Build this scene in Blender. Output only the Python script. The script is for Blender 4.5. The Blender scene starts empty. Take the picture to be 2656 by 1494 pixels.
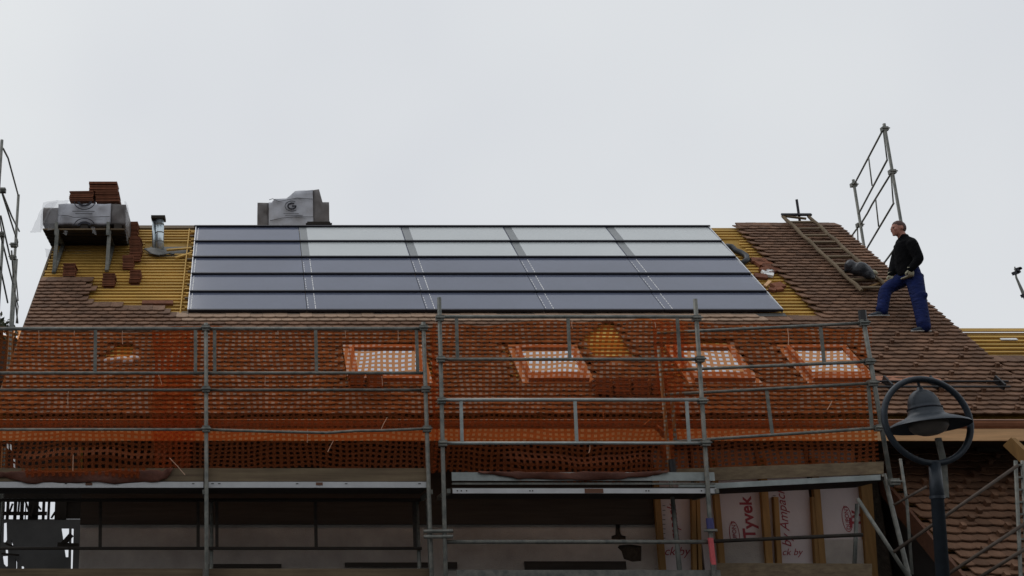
import bpy, bmesh, math, random
from mathutils import Vector, Matrix
from mathutils.geometry import tessellate_polygon
random.seed(11)
V = Vector
sc = bpy.context.scene
C = sc.collection

# ------------------------------------------------------------------ camera
# the photograph is a crop of a wider frame: its optical axis stands at pixel (640, 747)
F, XP, YP, TH = 3000.0, 640.0, 747.0, math.radians(16.7)
CAM = V((0, 0, 1.6))
cd = bpy.data.cameras.new('camera'); cam = bpy.data.objects.new('camera', cd); C.objects.link(cam)
cam.location = CAM; cam.rotation_euler = (math.pi / 2 + TH, 0, 0)
cd.sensor_width = 36; cd.lens = F / 2656 * 36; cd.shift_x = (1328 - XP) / 2656; cd.clip_end = 2000; cd.clip_start = 0.05
sc.camera = cam

# ------------------------------------------------------------------ sky, sun, exposure
world = bpy.data.worlds.new('World'); sc.world = world; world.use_nodes = True
nt = world.node_tree; nt.nodes.clear()
SUN_EL, SUN_ROT = math.radians(62), math.radians(-35)
sky = nt.nodes.new('ShaderNodeTexSky'); sky.sky_type = 'NISHITA'; sky.sun_disc = False
sky.sun_elevation = SUN_EL; sky.sun_rotation = SUN_ROT; sky.dust_density = 4; sky.air_density = 1.5
hs = nt.nodes.new('ShaderNodeHueSaturation'); hs.inputs['Saturation'].default_value = 0.25
tc = nt.nodes.new('ShaderNodeTexCoord')
nz = nt.nodes.new('ShaderNodeTexNoise'); nz.inputs['Scale'].default_value = 2.2; nz.inputs['Detail'].default_value = 3
cr = nt.nodes.new('ShaderNodeValToRGB')
cr.color_ramp.elements[0].position = 0.32; cr.color_ramp.elements[0].color = (6.55, 6.8, 7.3, 1)
cr.color_ramp.elements[1].position = 0.68; cr.color_ramp.elements[1].color = (7.65, 7.9, 8.1, 1)
mx = nt.nodes.new('ShaderNodeMixRGB'); mx.inputs[0].default_value = 0.93
bg = nt.nodes.new('ShaderNodeBackground'); bg.inputs['Strength'].default_value = 0.1
wo = nt.nodes.new('ShaderNodeOutputWorld')
L = nt.links.new
L(tc.outputs['Generated'], nz.inputs['Vector']); L(nz.outputs['Fac'], cr.inputs['Fac'])
L(sky.outputs[0], hs.inputs['Color']); L(hs.outputs[0], mx.inputs[1]); L(cr.outputs[0], mx.inputs[2])
L(mx.outputs[0], bg.inputs['Color']); L(bg.outputs[0], wo.inputs['Surface'])
sd = bpy.data.lights.new('sun', 'SUN'); sd.energy = 0.5; sd.angle = math.radians(25); sd.color = (1, 0.97, 0.93)
sun = bpy.data.objects.new('sun', sd); C.objects.link(sun); sun.location = (0, 0, 40)
sdir = V((math.sin(SUN_ROT) * math.cos(SUN_EL), math.cos(SUN_ROT) * math.cos(SUN_EL), math.sin(SUN_EL)))
sun.rotation_euler = sdir.to_track_quat('Z', 'Y').to_euler()
vs = sc.view_settings; vs.view_transform = 'Standard'; vs.look = 'None'; vs.exposure = 0; vs.gamma = 1; vs.use_curve_mapping = False

# ------------------------------------------------------------------ measuring helpers
cT, sT = math.cos(TH), math.sin(TH)
def ray(x, y):
    a = (x - XP) / F; b = -(y - YP) / F
    return V((a, cT - b * sT, sT + b * cT))
def P(x, y, Y):
    d = ray(x, y); return CAM + d * (Y / d.y)
def proj(p):
    v = V(p) - CAM; z = v.y * cT + v.z * sT; u = -v.y * sT + v.z * cT
    return XP + F * v.x / z, YP - F * u / z
PHI = math.radians(43.3)
YE, ZE = 14.32, 4.195
EV = V((0, YE, ZE)); VV = V((0, math.cos(PHI), math.sin(PHI))); NN = V((0, -math.sin(PHI), math.cos(PHI))); UU = V((1, 0, 0))
def R(X, s, h=0.0): return EV + UU * X + VV * s + NN * h
def RP(x, y, h=0.0):
    d = ray(x, y); t = (EV + NN * h - CAM).dot(NN) / d.dot(NN); p = CAM + d * t
    return p.x, (p - EV).dot(VV)
def inpoly(x, y, poly):
    r = False; j = len(poly) - 1
    for i in range(len(poly)):
        xi, yi = poly[i]; xj, yj = poly[j]
        if (yi > y) != (yj > y) and x < (xj - xi) * (y - yi) / (yj - yi) + xi: r = not r
        j = i
    return r

# ------------------------------------------------------------------ materials
MATS = {}
def mat(name, col, rough=0.7, metal=0.0, var=0.25, scale=6.0, bump=0.0, bscale=40.0, rnd=0.0, spec=0.4, col2=None, stretch=None, patch=0.0):
    m = bpy.data.materials.new(name); m.use_nodes = True; n = m.node_tree; p = n.nodes['Principled BSDF']
    p.inputs['Roughness'].default_value = rough; p.inputs['Metallic'].default_value = metal
    p.inputs['Specular IOR Level'].default_value = spec
    t = n.nodes.new('ShaderNodeTexCoord'); mp = n.nodes.new('ShaderNodeMapping')
    if stretch: mp.inputs['Scale'].default_value = stretch
    n.links.new(t.outputs['Object'], mp.inputs['Vector'])
    a = n.nodes.new('ShaderNodeTexNoise'); a.inputs['Scale'].default_value = scale; a.inputs['Detail'].default_value = 6; a.inputs['Roughness'].default_value = 0.65
    n.links.new(mp.outputs[0], a.inputs['Vector'])
    r = n.nodes.new('ShaderNodeValToRGB')
    c1 = tuple(c * (1 - var) for c in col); c2 = tuple(min(1, c * (1 + var)) for c in (col2 or col))
    r.color_ramp.elements[0].position = 0.3; r.color_ramp.elements[0].color = (*c1, 1)
    r.color_ramp.elements[1].position = 0.7; r.color_ramp.elements[1].color = (*c2, 1)
    n.links.new(a.outputs['Fac'], r.inputs['Fac'])
    out = r.outputs[0]
    if rnd:
        oi = n.nodes.new('ShaderNodeObjectInfo'); ge = n.nodes.new('ShaderNodeNewGeometry')
        ad = n.nodes.new('ShaderNodeMath'); ad.operation = 'ADD'; n.links.new(oi.outputs['Random'], ad.inputs[0]); n.links.new(ge.outputs['Random Per Island'], ad.inputs[1])
        fr = n.nodes.new('ShaderNodeMath'); fr.operation = 'FRACT'; n.links.new(ad.outputs[0], fr.inputs[0])
        mr = n.nodes.new('ShaderNodeMapRange'); mr.inputs['To Min'].default_value = 1 - rnd; mr.inputs['To Max'].default_value = 1 + rnd
        n.links.new(fr.outputs[0], mr.inputs['Value'])
        hv = n.nodes.new('ShaderNodeHueSaturation'); n.links.new(mr.outputs[0], hv.inputs['Value']); n.links.new(out, hv.inputs['Color']); out = hv.outputs[0]
    if patch:
        ge2 = n.nodes.new('ShaderNodeNewGeometry'); pn = n.nodes.new('ShaderNodeTexNoise'); pn.inputs['Scale'].default_value = 1.1; pn.inputs['Detail'].default_value = 5; pn.inputs['Roughness'].default_value = 0.7
        n.links.new(ge2.outputs['Position'], pn.inputs['Vector'])
        pm = n.nodes.new('ShaderNodeMapRange'); pm.inputs['From Min'].default_value = 0.3; pm.inputs['From Max'].default_value = 0.7; pm.inputs['To Min'].default_value = 1 - patch; pm.inputs['To Max'].default_value = 1 + patch
        n.links.new(pn.outputs['Fac'], pm.inputs['Value'])
        ph_ = n.nodes.new('ShaderNodeHueSaturation'); n.links.new(pm.outputs[0], ph_.inputs['Value']); n.links.new(out, ph_.inputs['Color']); out = ph_.outputs[0]
    n.links.new(out, p.inputs['Base Color'])
    if bump:
        b2 = n.nodes.new('ShaderNodeTexNoise'); b2.inputs['Scale'].default_value = bscale; b2.inputs['Detail'].default_value = 4
        n.links.new(mp.outputs[0], b2.inputs['Vector'])
        bp = n.nodes.new('ShaderNodeBump'); bp.inputs['Strength'].default_value = bump; bp.inputs['Distance'].default_value = 0.02
        n.links.new(b2.outputs['Fac'], bp.inputs['Height']); n.links.new(bp.outputs[0], p.inputs['Normal'])
    MATS[name] = m; return m
def sheer(name, tint, col, fac, rough=0.4, transl=0.4):
    """thin plastic: part see-through, part lit on both sides"""
    m = bpy.data.materials.new(name); m.use_nodes = True; n = m.node_tree; n.nodes.clear()
    o = n.nodes.new('ShaderNodeOutputMaterial'); t = n.nodes.new('ShaderNodeBsdfTransparent'); t.inputs[0].default_value = (*tint, 1)
    d = n.nodes.new('ShaderNodeBsdfPrincipled'); d.inputs['Base Color'].default_value = (*col, 1); d.inputs['Roughness'].default_value = rough
    l = n.nodes.new('ShaderNodeBsdfTranslucent'); l.inputs[0].default_value = (*col, 1)
    a = n.nodes.new('ShaderNodeMixShader'); a.inputs[0].default_value = transl
    n.links.new(d.outputs[0], a.inputs[1]); n.links.new(l.outputs[0], a.inputs[2])
    b = n.nodes.new('ShaderNodeMixShader'); b.inputs[0].default_value = fac
    n.links.new(t.outputs[0], b.inputs[1]); n.links.new(a.outputs[0], b.inputs[2]); n.links.new(b.outputs[0], o.inputs[0])
    MATS[name] = m; return m
mat('tile', (0.165, 0.086, 0.050), 0.75, var=0.28, scale=9, bump=0.25, rnd=0.26, spec=0.25, col2=(0.165, 0.093, 0.058), patch=0.18)
mat('tile_pale', (0.34, 0.235, 0.165), 0.8, var=0.2, scale=9, rnd=0.15, spec=0.2, patch=0.15)
mat('tile_red', (0.17, 0.065, 0.035), 0.8, var=0.25, scale=12, rnd=0.25, spec=0.2)
mat('batten', (0.52, 0.32, 0.075), 0.75, patch=0.15, var=0.2, scale=5, rnd=0.16, stretch=(0.3, 4, 4))
mat('underlay', (0.34, 0.20, 0.04), 0.85, patch=0.2, var=0.25, scale=3)
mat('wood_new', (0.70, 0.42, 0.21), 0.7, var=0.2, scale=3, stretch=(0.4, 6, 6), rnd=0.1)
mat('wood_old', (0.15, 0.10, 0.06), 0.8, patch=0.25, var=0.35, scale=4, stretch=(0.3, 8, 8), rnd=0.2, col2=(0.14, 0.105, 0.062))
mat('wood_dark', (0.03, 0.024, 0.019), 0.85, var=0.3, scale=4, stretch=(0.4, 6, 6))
mat('stud', (0.25, 0.14, 0.045), 0.75, var=0.2, scale=4, rnd=0.25, stretch=(6, 6, 0.4))
mat('rust', (0.075, 0.055, 0.042), 0.7, 0.2, var=0.3, scale=12)
mat('brown_board', (0.13, 0.06, 0.035), 0.75, var=0.25, scale=4, stretch=(0.4, 6, 6))
mat('galv', (0.135, 0.155, 0.145), 0.55, 0.25, var=0.4, scale=11, rnd=0.12, col2=(0.17, 0.165, 0.145))
mat('galv_light', (0.34, 0.38, 0.375), 0.4, 0.5, var=0.25, scale=5)
mat('alu', (0.62, 0.64, 0.66), 0.35, 0.5, var=0.12, scale=4)
mat('steel_pipe', (0.62, 0.70, 0.74), 0.28, 0.7, var=0.1, scale=4)
mat('copper', (0.33, 0.135, 0.07), 0.42, 0.45, var=0.25, scale=5)
mat('copper_pale', (0.42, 0.26, 0.19), 0.4, 0.35, var=0.15, scale=5)
mat('plaster', (0.35, 0.325, 0.30), 0.9, patch=0.16, var=0.22, scale=1.6, bump=0.4, bscale=60)
mat('rubble', (0.05, 0.04, 0.03), 0.95, var=0.4, scale=12, bump=0.8)
mat('membrane', (0.52, 0.47, 0.48), 0.6, var=0.07, scale=2, bump=0.6, bscale=4)
mat('ink_red', (0.27, 0.035, 0.05), 0.6, var=0.1)
mat('ink_dark', (0.012, 0.012, 0.022), 0.6, var=0.1)
mat('ink_grey', (0.12, 0.12, 0.13), 0.6, var=0.1)
mat('glass_dark', (0.115, 0.130, 0.185), 0.12, var=0.10, scale=0.9, spec=0.5)
mat('glass_pale', (0.52, 0.55, 0.555), 0.25, var=0.05, scale=0.8, spec=0.5)
mat('strip_grey', (0.21, 0.225, 0.23), 0.3, var=0.06)
mat('black_profile', (0.008, 0.008, 0.016), 0.5, var=0.2)
mat('white_mark', (0.75, 0.75, 0.74), 0.6, var=0.1)
mat('lead', (0.10, 0.10, 0.095), 0.6, 0.3, var=0.2)
mat('window_glass', (0.55, 0.57, 0.62), 0.06, 0.9, var=0.04, scale=1)
mat('black_plastic', (0.012, 0.012, 0.014), 0.45, var=0.3)
mat('bag', (0.02, 0.022, 0.028), 0.35, var=0.5, scale=9, bump=0.8, bscale=14)
mat('lamp_paint', (0.024, 0.032, 0.042), 0.45, 0.2, var=0.3, scale=6)
mat('lamp_glass', (0.16, 0.14, 0.12), 0.3, var=0.15)
mat('sack', (0.44, 0.45, 0.49), 0.5, var=0.1, scale=5, bump=0.35, bscale=9)
mat('sack_side', (0.13, 0.118, 0.115), 0.5, var=0.25, scale=6, bump=0.3, bscale=9)
mat('skin', (0.36, 0.16, 0.115), 0.55, var=0.12, scale=14)
mat('stubble', (0.075, 0.036, 0.028), 0.7, var=0.2, scale=40)
mat('sweater', (0.004, 0.004, 0.005), 0.95, var=0.3, scale=20, bump=0.8, bscale=16, spec=0.1)
mat('trousers', (0.008, 0.015, 0.072), 0.85, var=0.45, scale=9, bump=1.0, bscale=13, spec=0.15, stretch=(1, 1, 2.2))
mat('glove', (0.36, 0.34, 0.24), 0.8, var=0.2, scale=20)
mat('shoe', (0.02, 0.03, 0.045), 0.6, var=0.3, scale=15)
mat('sole', (0.5, 0.5, 0.48), 0.7, var=0.1)
mat('asphalt', (0.05, 0.05, 0.052), 0.9, var=0.25, scale=2, bump=0.3)
mat('barn', (0.014, 0.011, 0.009), 0.9, var=0.3, scale=3, spec=0.1)
mat('grey_wall', (0.048, 0.047, 0.046), 0.85, var=0.25, scale=1.2)
mat('foliage', (0.035, 0.04, 0.015), 0.8, var=0.5, scale=8, rnd=0.4)
mat('sticker_red', (0.55, 0.09, 0.10), 0.5, var=0.2, scale=30)
mat('collar_blue', (0.05, 0.05, 0.16), 0.5, var=0.1)
mat('string', (0.62, 0.40, 0.28), 0.7, var=0.1)
mat('hose', (0.03, 0.032, 0.036), 0.5, var=0.3)
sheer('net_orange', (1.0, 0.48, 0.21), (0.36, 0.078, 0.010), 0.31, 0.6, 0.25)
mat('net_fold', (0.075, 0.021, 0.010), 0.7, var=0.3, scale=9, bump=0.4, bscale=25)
sheer('film', (0.97, 0.97, 0.98), (0.75, 0.76, 0.78), 0.30, 0.25, 0.5)

# ------------------------------------------------------------------ mesh helpers
class MB:
    def __init__(s): s.v = []; s.f = []
    def add(s, vs, fs):
        b = len(s.v); s.v += [tuple(q) for q in vs]; s.f += [tuple(i + b for i in q) for q in fs]; return s
    def obox(s, c, ax, ay, az):
        """box from its centre and three half-axis vectors"""
        c, ax, ay, az = V(c), V(ax), V(ay), V(az)
        vs = [c + ax * i + ay * j + az * k for k in (-1, 1) for j in (-1, 1) for i in (-1, 1)]
        fs = [(0, 2, 3, 1), (4, 5, 7, 6), (0, 1, 5, 4), (2, 6, 7, 3), (0, 4, 6, 2), (1, 3, 7, 5)]
        if ax.cross(ay).dot(az) < 0: fs = [f[::-1] for f in fs]
        return s.add(vs, fs)
    def box(s, lo, hi):
        lo, hi = V(lo), V(hi); d = (hi - lo) / 2
        return s.obox((lo + hi) / 2, (d.x, 0, 0), (0, d.y, 0), (0, 0, d.z))
    def rbox(s, X0, X1, s0, s1, h0, h1):
        """box in roof coordinates"""
        return s.obox(R((X0 + X1) / 2, (s0 + s1) / 2, (h0 + h1) / 2), UU * (X1 - X0) / 2, VV * (s1 - s0) / 2, NN * (h1 - h0) / 2)
    def bar(s, p0, p1, w, t, up=V((0, 0, 1))):
        p0, p1 = V(p0), V(p1); d = p1 - p0; a = d.normalized(); b = a.cross(up)
        if b.length < 1e-4: b = a.cross(V((1, 0, 0)))
        b.normalize(); c = b.cross(a)
        return s.obox((p0 + p1) / 2, d / 2, b * w / 2, c * t / 2)
    def tube(s, pts, r, n=10, cap=True):
        pts = [V(p) for p in pts]; m = len(pts); rs = r if isinstance(r, (list, tuple)) else [r] * m
        up = V((0, 0, 1)); rings = []; prev = None
        for i, p in enumerate(pts):
            t = (pts[min(i + 1, m - 1)] - pts[max(i - 1, 0)]).normalized()
            if prev is None:
                a = t.cross(up)
                if a.length < 1e-3: a = t.cross(V((1, 0, 0)))
            else:
                a = prev - t * prev.dot(t)
            a.normalize(); prev = a; b = t.cross(a)
            rings.append([p + (a * math.cos(2 * math.pi * k / n) + b * math.sin(2 * math.pi * k / n)) * rs[i] for k in range(n)])
        vs = [q for g in rings for q in g]; fs = []
        for i in range(m - 1):
            for k in range(n):
                fs.append((i * n + k, i * n + (k + 1) % n, (i + 1) * n + (k + 1) % n, (i + 1) * n + k))
        if cap: fs += [tuple(range(n))[::-1], tuple((m - 1) * n + k for k in range(n))]
        return s.add(vs, fs)
    def lathe(s, o, axis, prof, n=24):
        """prof: (radius, distance along axis)"""
        o = V(o); ax = V(axis).normalized(); a = ax.cross(V((0, 1, 0)))
        if a.length < 1e-3: a = ax.cross(V((1, 0, 0)))
        a.normalize(); b = ax.cross(a); vs = []; fs = []; m = len(prof)
        for r, d in prof:
            vs += [o + ax * d + (a * math.cos(2 * math.pi * k / n) + b * math.sin(2 * math.pi * k / n)) * r for k in range(n)]
        for i in range(m - 1):
            for k in range(n): fs.append((i * n + k, i * n + (k + 1) % n, (i + 1) * n + (k + 1) % n, (i + 1) * n + k))
        return s.add(vs, fs)
    def ball(s, c, rx, ry=None, rz=None, rot=None, n=14, m=9):
        ry = ry or rx; rz = rz or rx; c = V(c); rot = rot or Matrix.Identity(3); vs = []; fs = []
        for i in range(m + 1):
            t = math.pi * i / m
            for k in range(n):
                q = 2 * math.pi * k / n
                vs.append(c + rot @ V((rx * math.sin(t) * math.cos(q), ry * math.sin(t) * math.sin(q), rz * math.cos(t))))
        for i in range(m):
            for k in range(n): fs.append((i * n + k, (i + 1) * n + k, (i + 1) * n + (k + 1) % n, i * n + (k + 1) % n))
        return s.add(vs, fs)
    def loft(s, secs, n=16):
        """secs: (centre, half-width vector a, half-width vector b)"""
        vs = []; fs = []; m = len(secs)
        for c, a, b in secs:
            c, a, b = V(c), V(a), V(b)
            vs += [c + a * math.cos(2 * math.pi * k / n) + b * math.sin(2 * math.pi * k / n) for k in range(n)]
        for i in range(m - 1):
            for k in range(n): fs.append((i * n + k, i * n + (k + 1) % n, (i + 1) * n + (k + 1) % n, (i + 1) * n + k))
        fs += [tuple(range(n))[::-1], tuple((m - 1) * n + k for k in range(n))]
        return s.add(vs, fs)
    def sheet(s, outer, holes, o, ax, ay, thick):
        """flat plate with holes, extruded back along ax x ay"""
        o, ax, ay = V(o), V(ax), V(ay); nz_ = ax.cross(ay).normalized()
        loops = [[V((x, y, 0)) for x, y in outer]] + [[V((x, y, 0)) for x, y in h] for h in holes]
        tri = tessellate_polygon(loops); flat = [q for l in loops for q in l]; k = len(flat)
        f3 = [o + ax * q.x + ay * q.y for q in flat]; b3 = [q - nz_ * thick for q in f3]; fs = []
        for t in tri:
            a, b, c = [flat[i] for i in t]
            t = tuple(t) if (b - a).cross(c - a).z > 0 else tuple(t)[::-1]
            fs.append(t); fs.append(tuple(i + k for i in t[::-1]))
        st = 0
        for l in loops:
            for i in range(len(l)):
                j = (i + 1) % len(l); fs.append((st + i, st + i + k, st + j + k, st + j))
            st += len(l)
        return s.add(f3 + b3, fs)
    def mesh(s, name, smooth=False):
        me = bpy.data.meshes.new(name); me.from_pydata(s.v, [], s.f); me.update()
        bm = bmesh.new(); bm.from_mesh(me); bmesh.ops.recalc_face_normals(bm, faces=bm.faces); bm.to_mesh(me); bm.free()
        if smooth:
            for p in me.polygons: p.use_smooth = True
        return me
    def build(s, name, m, parent=None, smooth=False, remesh=0):
        me = s.mesh(name, smooth)
        if remesh: me = remeshed(me, remesh, name)
        me.materials.append(MATS[m]); return put(name, me, parent)
def put(name, me, parent=None):
    o = bpy.data.objects.new(name, me); C.objects.link(o)
    if parent is not None: adopt(o, parent)
    return o
def adopt(o, parent):
    o.parent = parent
    if parent.type == 'EMPTY': o.matrix_parent_inverse = Matrix.Translation(-parent.location)
def remeshed(me, vox, name):
    o = bpy.data.objects.new('tmp', me); C.objects.link(o)
    a = o.modifiers.new('r', 'REMESH'); a.mode = 'VOXEL'; a.voxel_size = vox; a.use_smooth_shade = True
    b = o.modifiers.new('s', 'SMOOTH'); b.iterations = 4; b.factor = 0.5
    dg = bpy.context.evaluated_depsgraph_get(); dg.update()
    m2 = bpy.data.meshes.new_from_object(o.evaluated_get(dg)); m2.name = name
    for p in m2.polygons: p.use_smooth = True
    bpy.data.objects.remove(o); return m2
def tag(o, label, cat, group=None):
    o['label'] = label; o['category'] = cat
    if group: o['group'] = group
    return o
def thing(name, label, cat, loc, group=None):
    o = bpy.data.objects.new(name, None); C.objects.link(o); o.location = loc; o.empty_display_size = 0.2
    return tag(o, label, cat, group)
def kind(o, k): o['kind'] = k; return o
def text(string, size, o, right, up, m, name, parent, shear=0.0, bold=0.0, off=0.003):
    cu = bpy.data.curves.new('t', 'FONT'); cu.body = string; cu.size = size; cu.shear = shear; cu.offset = bold; cu.extrude = 0.001; cu.resolution_u = 3
    t = bpy.data.objects.new('t', cu); C.objects.link(t); dg = bpy.context.evaluated_depsgraph_get(); dg.update()
    me = bpy.data.meshes.new_from_object(t.evaluated_get(dg)); bpy.data.objects.remove(t)
    right, up = V(right).normalized(), V(up).normalized(); nn = right.cross(up)
    for v in me.vertices: v.co = V(o) + right * v.co.x + up * v.co.y + nn * (v.co.z + off)
    me.name = name; me.materials.clear(); me.materials.append(MATS[m]); return put(name, me, parent)

# ------------------------------------------------------------------ ground
kind(MB().box((-300, -200, -0.2), (300, 500, 0)).build('ground', 'asphalt'), 'structure')
pv = MB(); pv.box((-60, 11.6, 0.0), (60, 14.9, 0.13)); kind(pv.build('pavement', 'grey_wall'), 'structure')

# ------------------------------------------------------------------ the house
S_R = 5.93; XL, XR = -3.17, 10.04
YR = R(0, S_R).y; ZR = R(0, S_R).z; YW = 15.0; XWL, XWR = -2.12, 8.15
YB = 2 * YR - YW
house = thing('house', 'long house under renovation with steep brown clay tiled roof carrying solar panels', 'house', (3, YR, 0))
w = MB()
def wallbox(x0, x1, y0, y1, z0, z1): w.box((x0, y0, z0), (x1, y1, z1))
wallbox(XWL, XWR, YW + 0.03, YW + 0.33, 0, 4.75)
wallbox(XWL, 10.0, YB - 0.3, YB, 0, 4.75)
for x0 in (XWL, 9.7):   # gables
    a = [(YW + 0.331, 0), (YB - 0.301, 0), (YB - 0.301, 4.75), (YR, ZR - 0.3), (YW + 0.331, 4.75)]
    w.sheet(a, [], (x0 + 0.3, 0, 0), (0, 1, 0), (0, 0, 1), 0.3)
wallbox(XWR - 0.3, 9.7, 17.0, 17.3, 0, 4.75)
w.build('wall', 'rubble', house)
# plaster skin with a dark slot and a broken hole
def wp(x, y, Y=YW):
    q = P(x, y, Y); return (q.x, q.z)
xs = wp(1702, 1400)[0]
hole1 = [wp(*q) for q in ((1637, 1412), (1665, 1416), (1664, 1455), (1640, 1457), (1618, 1450), (1612, 1430), (1602, 1420), (1606, 1414))]
hole2 = [wp(*q) for q in ((1597, 1356), (1609, 1356), (1609, 1378), (1613, 1388), (1624, 1391), (1624, 1399), (1586, 1399), (1586, 1391), (1596, 1387))]
ps = MB(); ps.sheet([(XWL - 0.001, 0.13), (xs, 0.13), (xs, 4.6), (XWL - 0.001, 4.6)], [hole1, hole2], (0, YW, 0), (1, 0, 0), (0, 0, 1), 0.028)
ps.build('plaster', 'plaster', house)
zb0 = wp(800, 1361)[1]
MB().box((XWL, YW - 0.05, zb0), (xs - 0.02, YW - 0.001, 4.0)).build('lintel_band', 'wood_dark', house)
for xa, xb, ya, yb in ((1362, 1622, 1456, 1477), (895, 1110, 1459, 1471), (1158, 1185, 1458, 1475), (540, 730, 1463, 1473)):
    a0 = P(xa, yb, YW - 0.03); a1 = P(xb, ya, YW - 0.03)
    MB().box((a0.x, YW - 0.05, a0.z), (a1.x, YW - 0.002, a1.z)).build('wall_board', 'wood_dark', house)
# membrane bays between the studs
YM = YW - 0.02
mem = []
for xa, xb, lab in ((1714, 1806, 'cursive brand name in red'), (1818, 1862, None), (1866, 1982, 'bold red brand name and oval'), (1994, 2112, 'cursive brand name in red'), (2128, 2248, 'oval in red')):
    x0 = wp(xa, 1380, YM)[0]; x1 = wp(xb, 1380, YM)[0]
    o = MB().box((x0, YM, 2.2), (x1, YM + 0.045, 3.9)).build('membrane', 'membrane', house)
    if lab: o['label'] = 'pale membrane bay printed with ' + lab
    mem.append(o)
for xa, xb, yt in ((1870, 1985, 1404), (2132, 2240, 1400)):
    x0 = wp(xa, 1400, YM)[0]; x1 = wp(xb, 1400, YM)[0]; z1 = wp(xa, yt)[1]
    MB().box((x0, YM - 0.03, 2.15), (x1, YM - 0.002, z1)).build('board_panel', 'plaster', house)
for x0, y0, x1, y1, wd in ((1703, 1296, 1718, 1480, .075), (1808, 1296, 1814, 1480, .045), (1855, 1275, 1872, 1480, .07), (1980, 1270, 1994, 1480, .085), (2014, 1372, 2020, 1480, .06), (2115, 1270, 2132, 1480, .08), (2112, 1372, 2118, 1480, .05), (1798, 1374, 1800, 1480, .05), (2244, 1270, 2258, 1480, .14)):
    a = P(x0, y0, YM - 0.04); b = P(x1, y1, YM - 0.04); b = a + (b - a) * 1.25
    a.y = b.y = YM - 0.04 - random.random() * .012
    MB().bar(a + (a - b).normalized() * 0.4, b, wd, 0.07, V((0, 1, 0))).build('stud', 'stud', house)
for m0, (px, py), st, sz, sh, bo in ((0, (1762, 1402), 'mpack b', .17, .35, 0), (2, (1960, 1398), 'Tyvek', .215, 0, .006), (3, (2053, 1420), 'by Ampack', .165, .35, 0)):
    q = P(px, py, YM); text(st, sz, q, (0, 0, 1), (-1, 0, 0), 'ink_red', 'lettering', mem[m0], sh, bo)
q = P(2234, 1368, YM); text('Ty', .2, q, (0, 0, 1), (-1, 0, 0), 'ink_red', 'lettering', mem[4], 0, .006)
q = P(1722, 1440, YM); text('ck by', .15, q, (1, 0, 0), (0, 0, 1), 'ink_red', 'lettering', mem[0], .35)
q = P(2028, 1440, YM); text('ck by', .12, q, (1, 0, 0), (0, 0, 1), 'ink_red', 'lettering', mem[3], .35)
for mi, xx, y0_, y1_ in ((0, 1722, 1312, 1396), (3, 2008, 1286, 1375)):   # faint column of tiny marks, too small to read
    for k in range(8):
        q = P(xx, y0_ + (y1_ - y0_) * k / 7, YM); MB().box((q.x - .018, YM - .004, q.z - .004), (q.x + .018, YM - .001, q.z + .006)).build('print_mark', 'ink_grey', mem[mi])
for mi, (px, py) in ((2, (1905, 1386)), (4, (2197, 1346))):
    q = P(px, py, YM)
    e = MB(); n = 36; A, B = .165, .065
    ring = [(math.cos(2 * math.pi * k / n), math.sin(2 * math.pi * k / n)) for k in range(n)]
    e.sheet([(q.x + B * c, q.z + A * d) for c, d in ring], [[(q.x + (B - .008) * c, q.z + (A - .01) * d) for c, d in ring]], (0, YM - 0.003, 0), (1, 0, 0), (0, 0, 1), .002)
    e.build('oval_mark', 'ink_red', mem[mi])
    text('DUPONT', .072, q + V((.026, 0, -.135)), (0, 0, 1), (-1, 0, 0), 'ink_red', 'lettering', mem[mi], 0, .001)

# roof body: sheathing of both slopes
rb = MB(); t = 0.16
rb.obox(R((XL + XR) / 2, S_R / 2, -t / 2), UU * (XR - XL) / 2, VV * S_R / 2, NN * t / 2)
VB = V((0, -VV.y, VV.z)); NB = V((0, -NN.y, NN.z))
bc = V((0, 2 * YR - YE, ZE))
rb.obox(bc + UU * (XL + XR) / 2 + VB * (S_R / 2 - 0.05) - NB * (t / 2), UU * (XR - XL) / 2, VB * (S_R / 2 - 0.06), NB * t / 2)
roof = rb.build('roof', 'underlay', house)
# battens
PX0, PX1, PS0, PS1 = -0.855, 7.80, 2.68, 5.73
EXP = 0.106; EXPP = 0.148
hatchX = (RP(372, 660)[0], RP(492, 660)[0])
for k in range(1, int((S_R - .05) / EXP)):
    s = k * EXP + 0.02
    XRb = XR - .03; segs = [(XL + random.uniform(-.02, .02), XRb)]
    if 4.86 < s < 5.22:
        segs = [(XL, hatchX[0]), (PX0 - 0.05, XRb)]
    if 4.82 < s < 5.42:      # bare board beside the array
        segs = [g for g in ([(segs[0][0], segs[0][1])] if len(segs) == 2 else [(XL, PX1)])] + ([(PX0 - .05, PX1)] if len(segs) == 2 else []) + [(8.16 + random.uniform(-.05, .05), XRb)]
    for a, b in segs:
        m = MB().rbox(a, b, s, s + 0.036, 0.001, 0.030); m.build('batten', 'batten', roof)
ridge_board = MB(); ridge_board.rbox(XL, PX1 + .05, S_R - 0.10, S_R + 0.01, 0.002, 0.045); ridge_board.build('ridge_board', 'wood_old', roof)
# upright edge timbers beside the array with short stubs
for k in range(20):
    s = PS0 + 0.05 + k * 0.152
    MB().rbox(PX0 - random.uniform(.05, .10), PX0 + .02, s, s + 0.035, 0.034, 0.06).build('batten_stub', 'batten' if k % 3 else 'wood_old', roof)
MB().rbox(PX0 - 0.125, PX0 - 0.108, PS0 - .12, PS1 + .02, 0.034, 0.066).build('edge_timber', 'batten', roof)

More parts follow.
